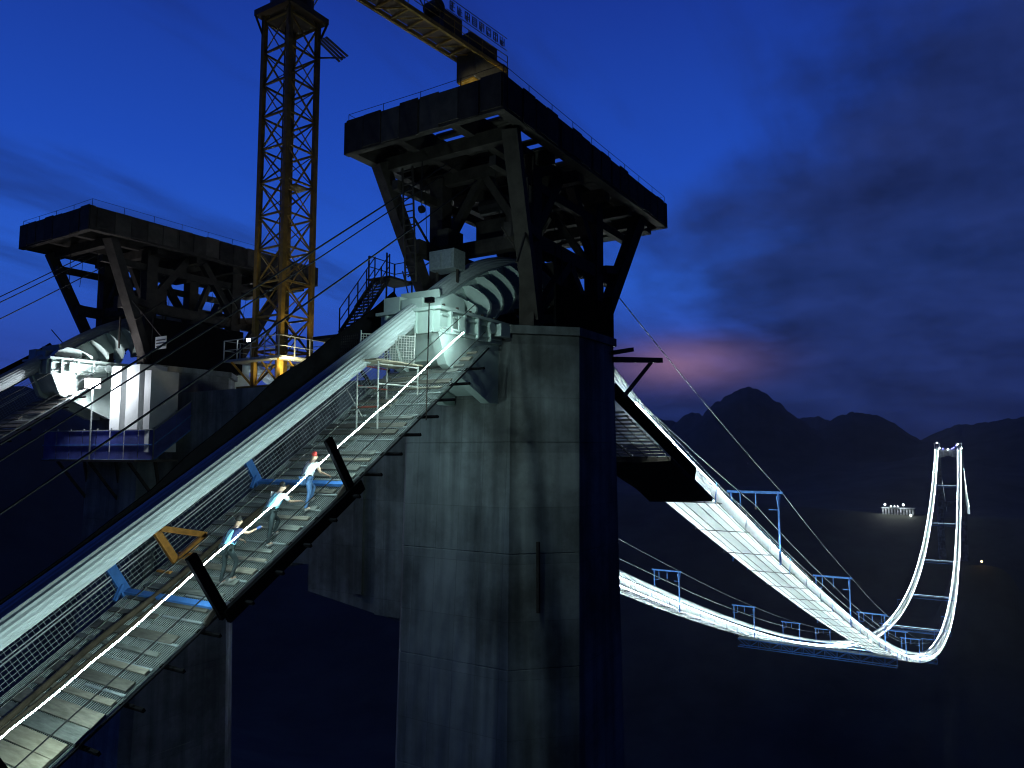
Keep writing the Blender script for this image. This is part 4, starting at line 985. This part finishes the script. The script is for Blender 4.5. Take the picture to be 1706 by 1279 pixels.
    for s in 'lr':
        a, t_ = V('an' + s), V('to' + s); h = a - (t_ - a) * .3; sd = 1
        vv = [(*(h + Vector((0, 0, -.02))), .05), (*(a.lerp(t_, .4) + Vector((0, 0, -.03))), .05), (*(t_ + Vector((0, 0, -.02))), .042)]
        add_mesh(skinned(vv, [(0, 1), (1, 2)]), 'shoe', 'shoe', e, base)
    c0 = V('hd0').lerp(V('hd1'), .75) - fwd * .025
    vv = [(*(c0 - fwd * .05 + Vector((0, 0, -.05))), .085), (*(c0 + Vector((-.01, 0, .055))), .105), (*(c0 + fwd * .06 + Vector((0, 0, .06))), .08)]
    add_mesh(skinned(vv, [(0, 1), (1, 2)]), 'helmet' if cl['head'] == 'helmet' else 'hair', cl['head'], e, base)
    if cl.get('glove'):
        d = (V('wrr') - V('elr')).normalized()
        vv = [(*(V('wrr') - d * .04), .045), (*(V('wrr') + d * .07), .052), (*(V('wrr') + d * .15), .035)]
        add_mesh(skinned(vv, [(0, 1), (1, 2)]), 'glove', 'glove', e, base)
    return e
# pose coordinates: x uphill, y to the left, z up; the floor rises 0.68 per metre
def pose(lean, arm, step, bend=0.0, look=0.0):
    d = {}
    s = .66
    d['pel'] = (0.0, 0, .92 - bend); d['bel'] = (.05 + lean * .35, 0, 1.08 - bend); d['che'] = (.07 + lean * .8, 0, 1.28 - bend * 1.1)
    d['nek'] = (.10 + lean * 1.15, 0, 1.47 - bend * 1.25); d['hd0'] = (.13 + lean * 1.3, 0, 1.53 - bend * 1.3); d['hd1'] = (.14 + lean * 1.45, 0, 1.64 - bend * 1.35 + look)
    cx, cz = d['che'][0] + .02, d['che'][2] + .09
    d['shl'] = (cx, .19, cz); d['shr'] = (cx + .02, -.19, cz)
    (el, wl, er, wr) = arm
    d['ell'] = (cx + el[0], .25, cz + el[1]); d['wrl'] = (cx + wl[0], .2, cz + wl[1])
    d['elr'] = (cx + er[0], -.24, cz + er[1]); d['wrr'] = (cx + wr[0], -.26, cz + wr[1])
    for q_, yy, f in (('l', .1, step[0]), ('r', -.1, step[1])):
        fz = f * s + .09
        d['hi' + q_] = (.02, yy, .88 - bend)
        an = Vector((f, yy * 1.1, fz)); hp = Vector(d['hi' + q_]); mid = (an + hp) / 2; L = (an - hp).length; off = math.sqrt(max(0.0, .43 ** 2 - (L / 2) ** 2))
        d['kn' + q_] = (mid.x + off * .95, yy * 1.15, mid.z + off * .25)
        d['an' + q_] = tuple(an); d['to' + q_] = (f + .16, yy * 1.3, fz + .03)
    return d
person(-16.98, -1.38, 'worker with cyan vest and dark trousers stretching one bare arm forward, lowest of three',
       pose(.16, ((.16, -.22), (.36, -.30), (.24, -.10), (.52, .0)), (-.08, .06)), dict(shirt='navy', vest='vest', pants='trous', head='hair', sleeve=.55, glove=True))
person(-15.62, -1.38, 'worker in pale shirt and dark trousers reaching ahead with both arms, middle of three',
       pose(.22, ((.2, -.14), (.5, -.1), (.22, -.2), (.5, -.2)), (.26, -.14), .03), dict(shirt='shirt', vest='vest', pants='trous', head='hair', sleeve=.9))
person(-14.34, -1.38, 'worker in red helmet, blue jeans and pale top, highest of three on the catwalk',
       pose(.14, ((.2, -.2), (.42, -.16), (.12, -.26), (.36, -.34)), (.3, -.1), .02), dict(shirt='shirt', vest='shirt', pants='jeans', head='helmet', sleeve=.5))

# ------------------------------------------------------------------ evening haze over the valley
hm = bpy.data.materials.new('haze_air'); hm.use_nodes = True; hn = hm.node_tree.nodes; hn.clear()
pv = hn.new('ShaderNodeVolumePrincipled'); pv.inputs['Color'].default_value = (.93, .9, .9, 1); pv.inputs['Density'].default_value = HAZE; pv.inputs['Anisotropy'].default_value = .2
ho = hn.new('ShaderNodeOutputMaterial'); hm.node_tree.links.new(pv.outputs[0], ho.inputs['Volume'])
hz = MB().box(CAM.x - 15600, CAM.x + 15600, CAM.y - 15600, CAM.y + 15600, -560, 460).build('haze', hm); hz['kind'] = 'stuff'; hz['label'] = 'thin blue evening haze filling the whole valley'; hz['category'] = 'haze'
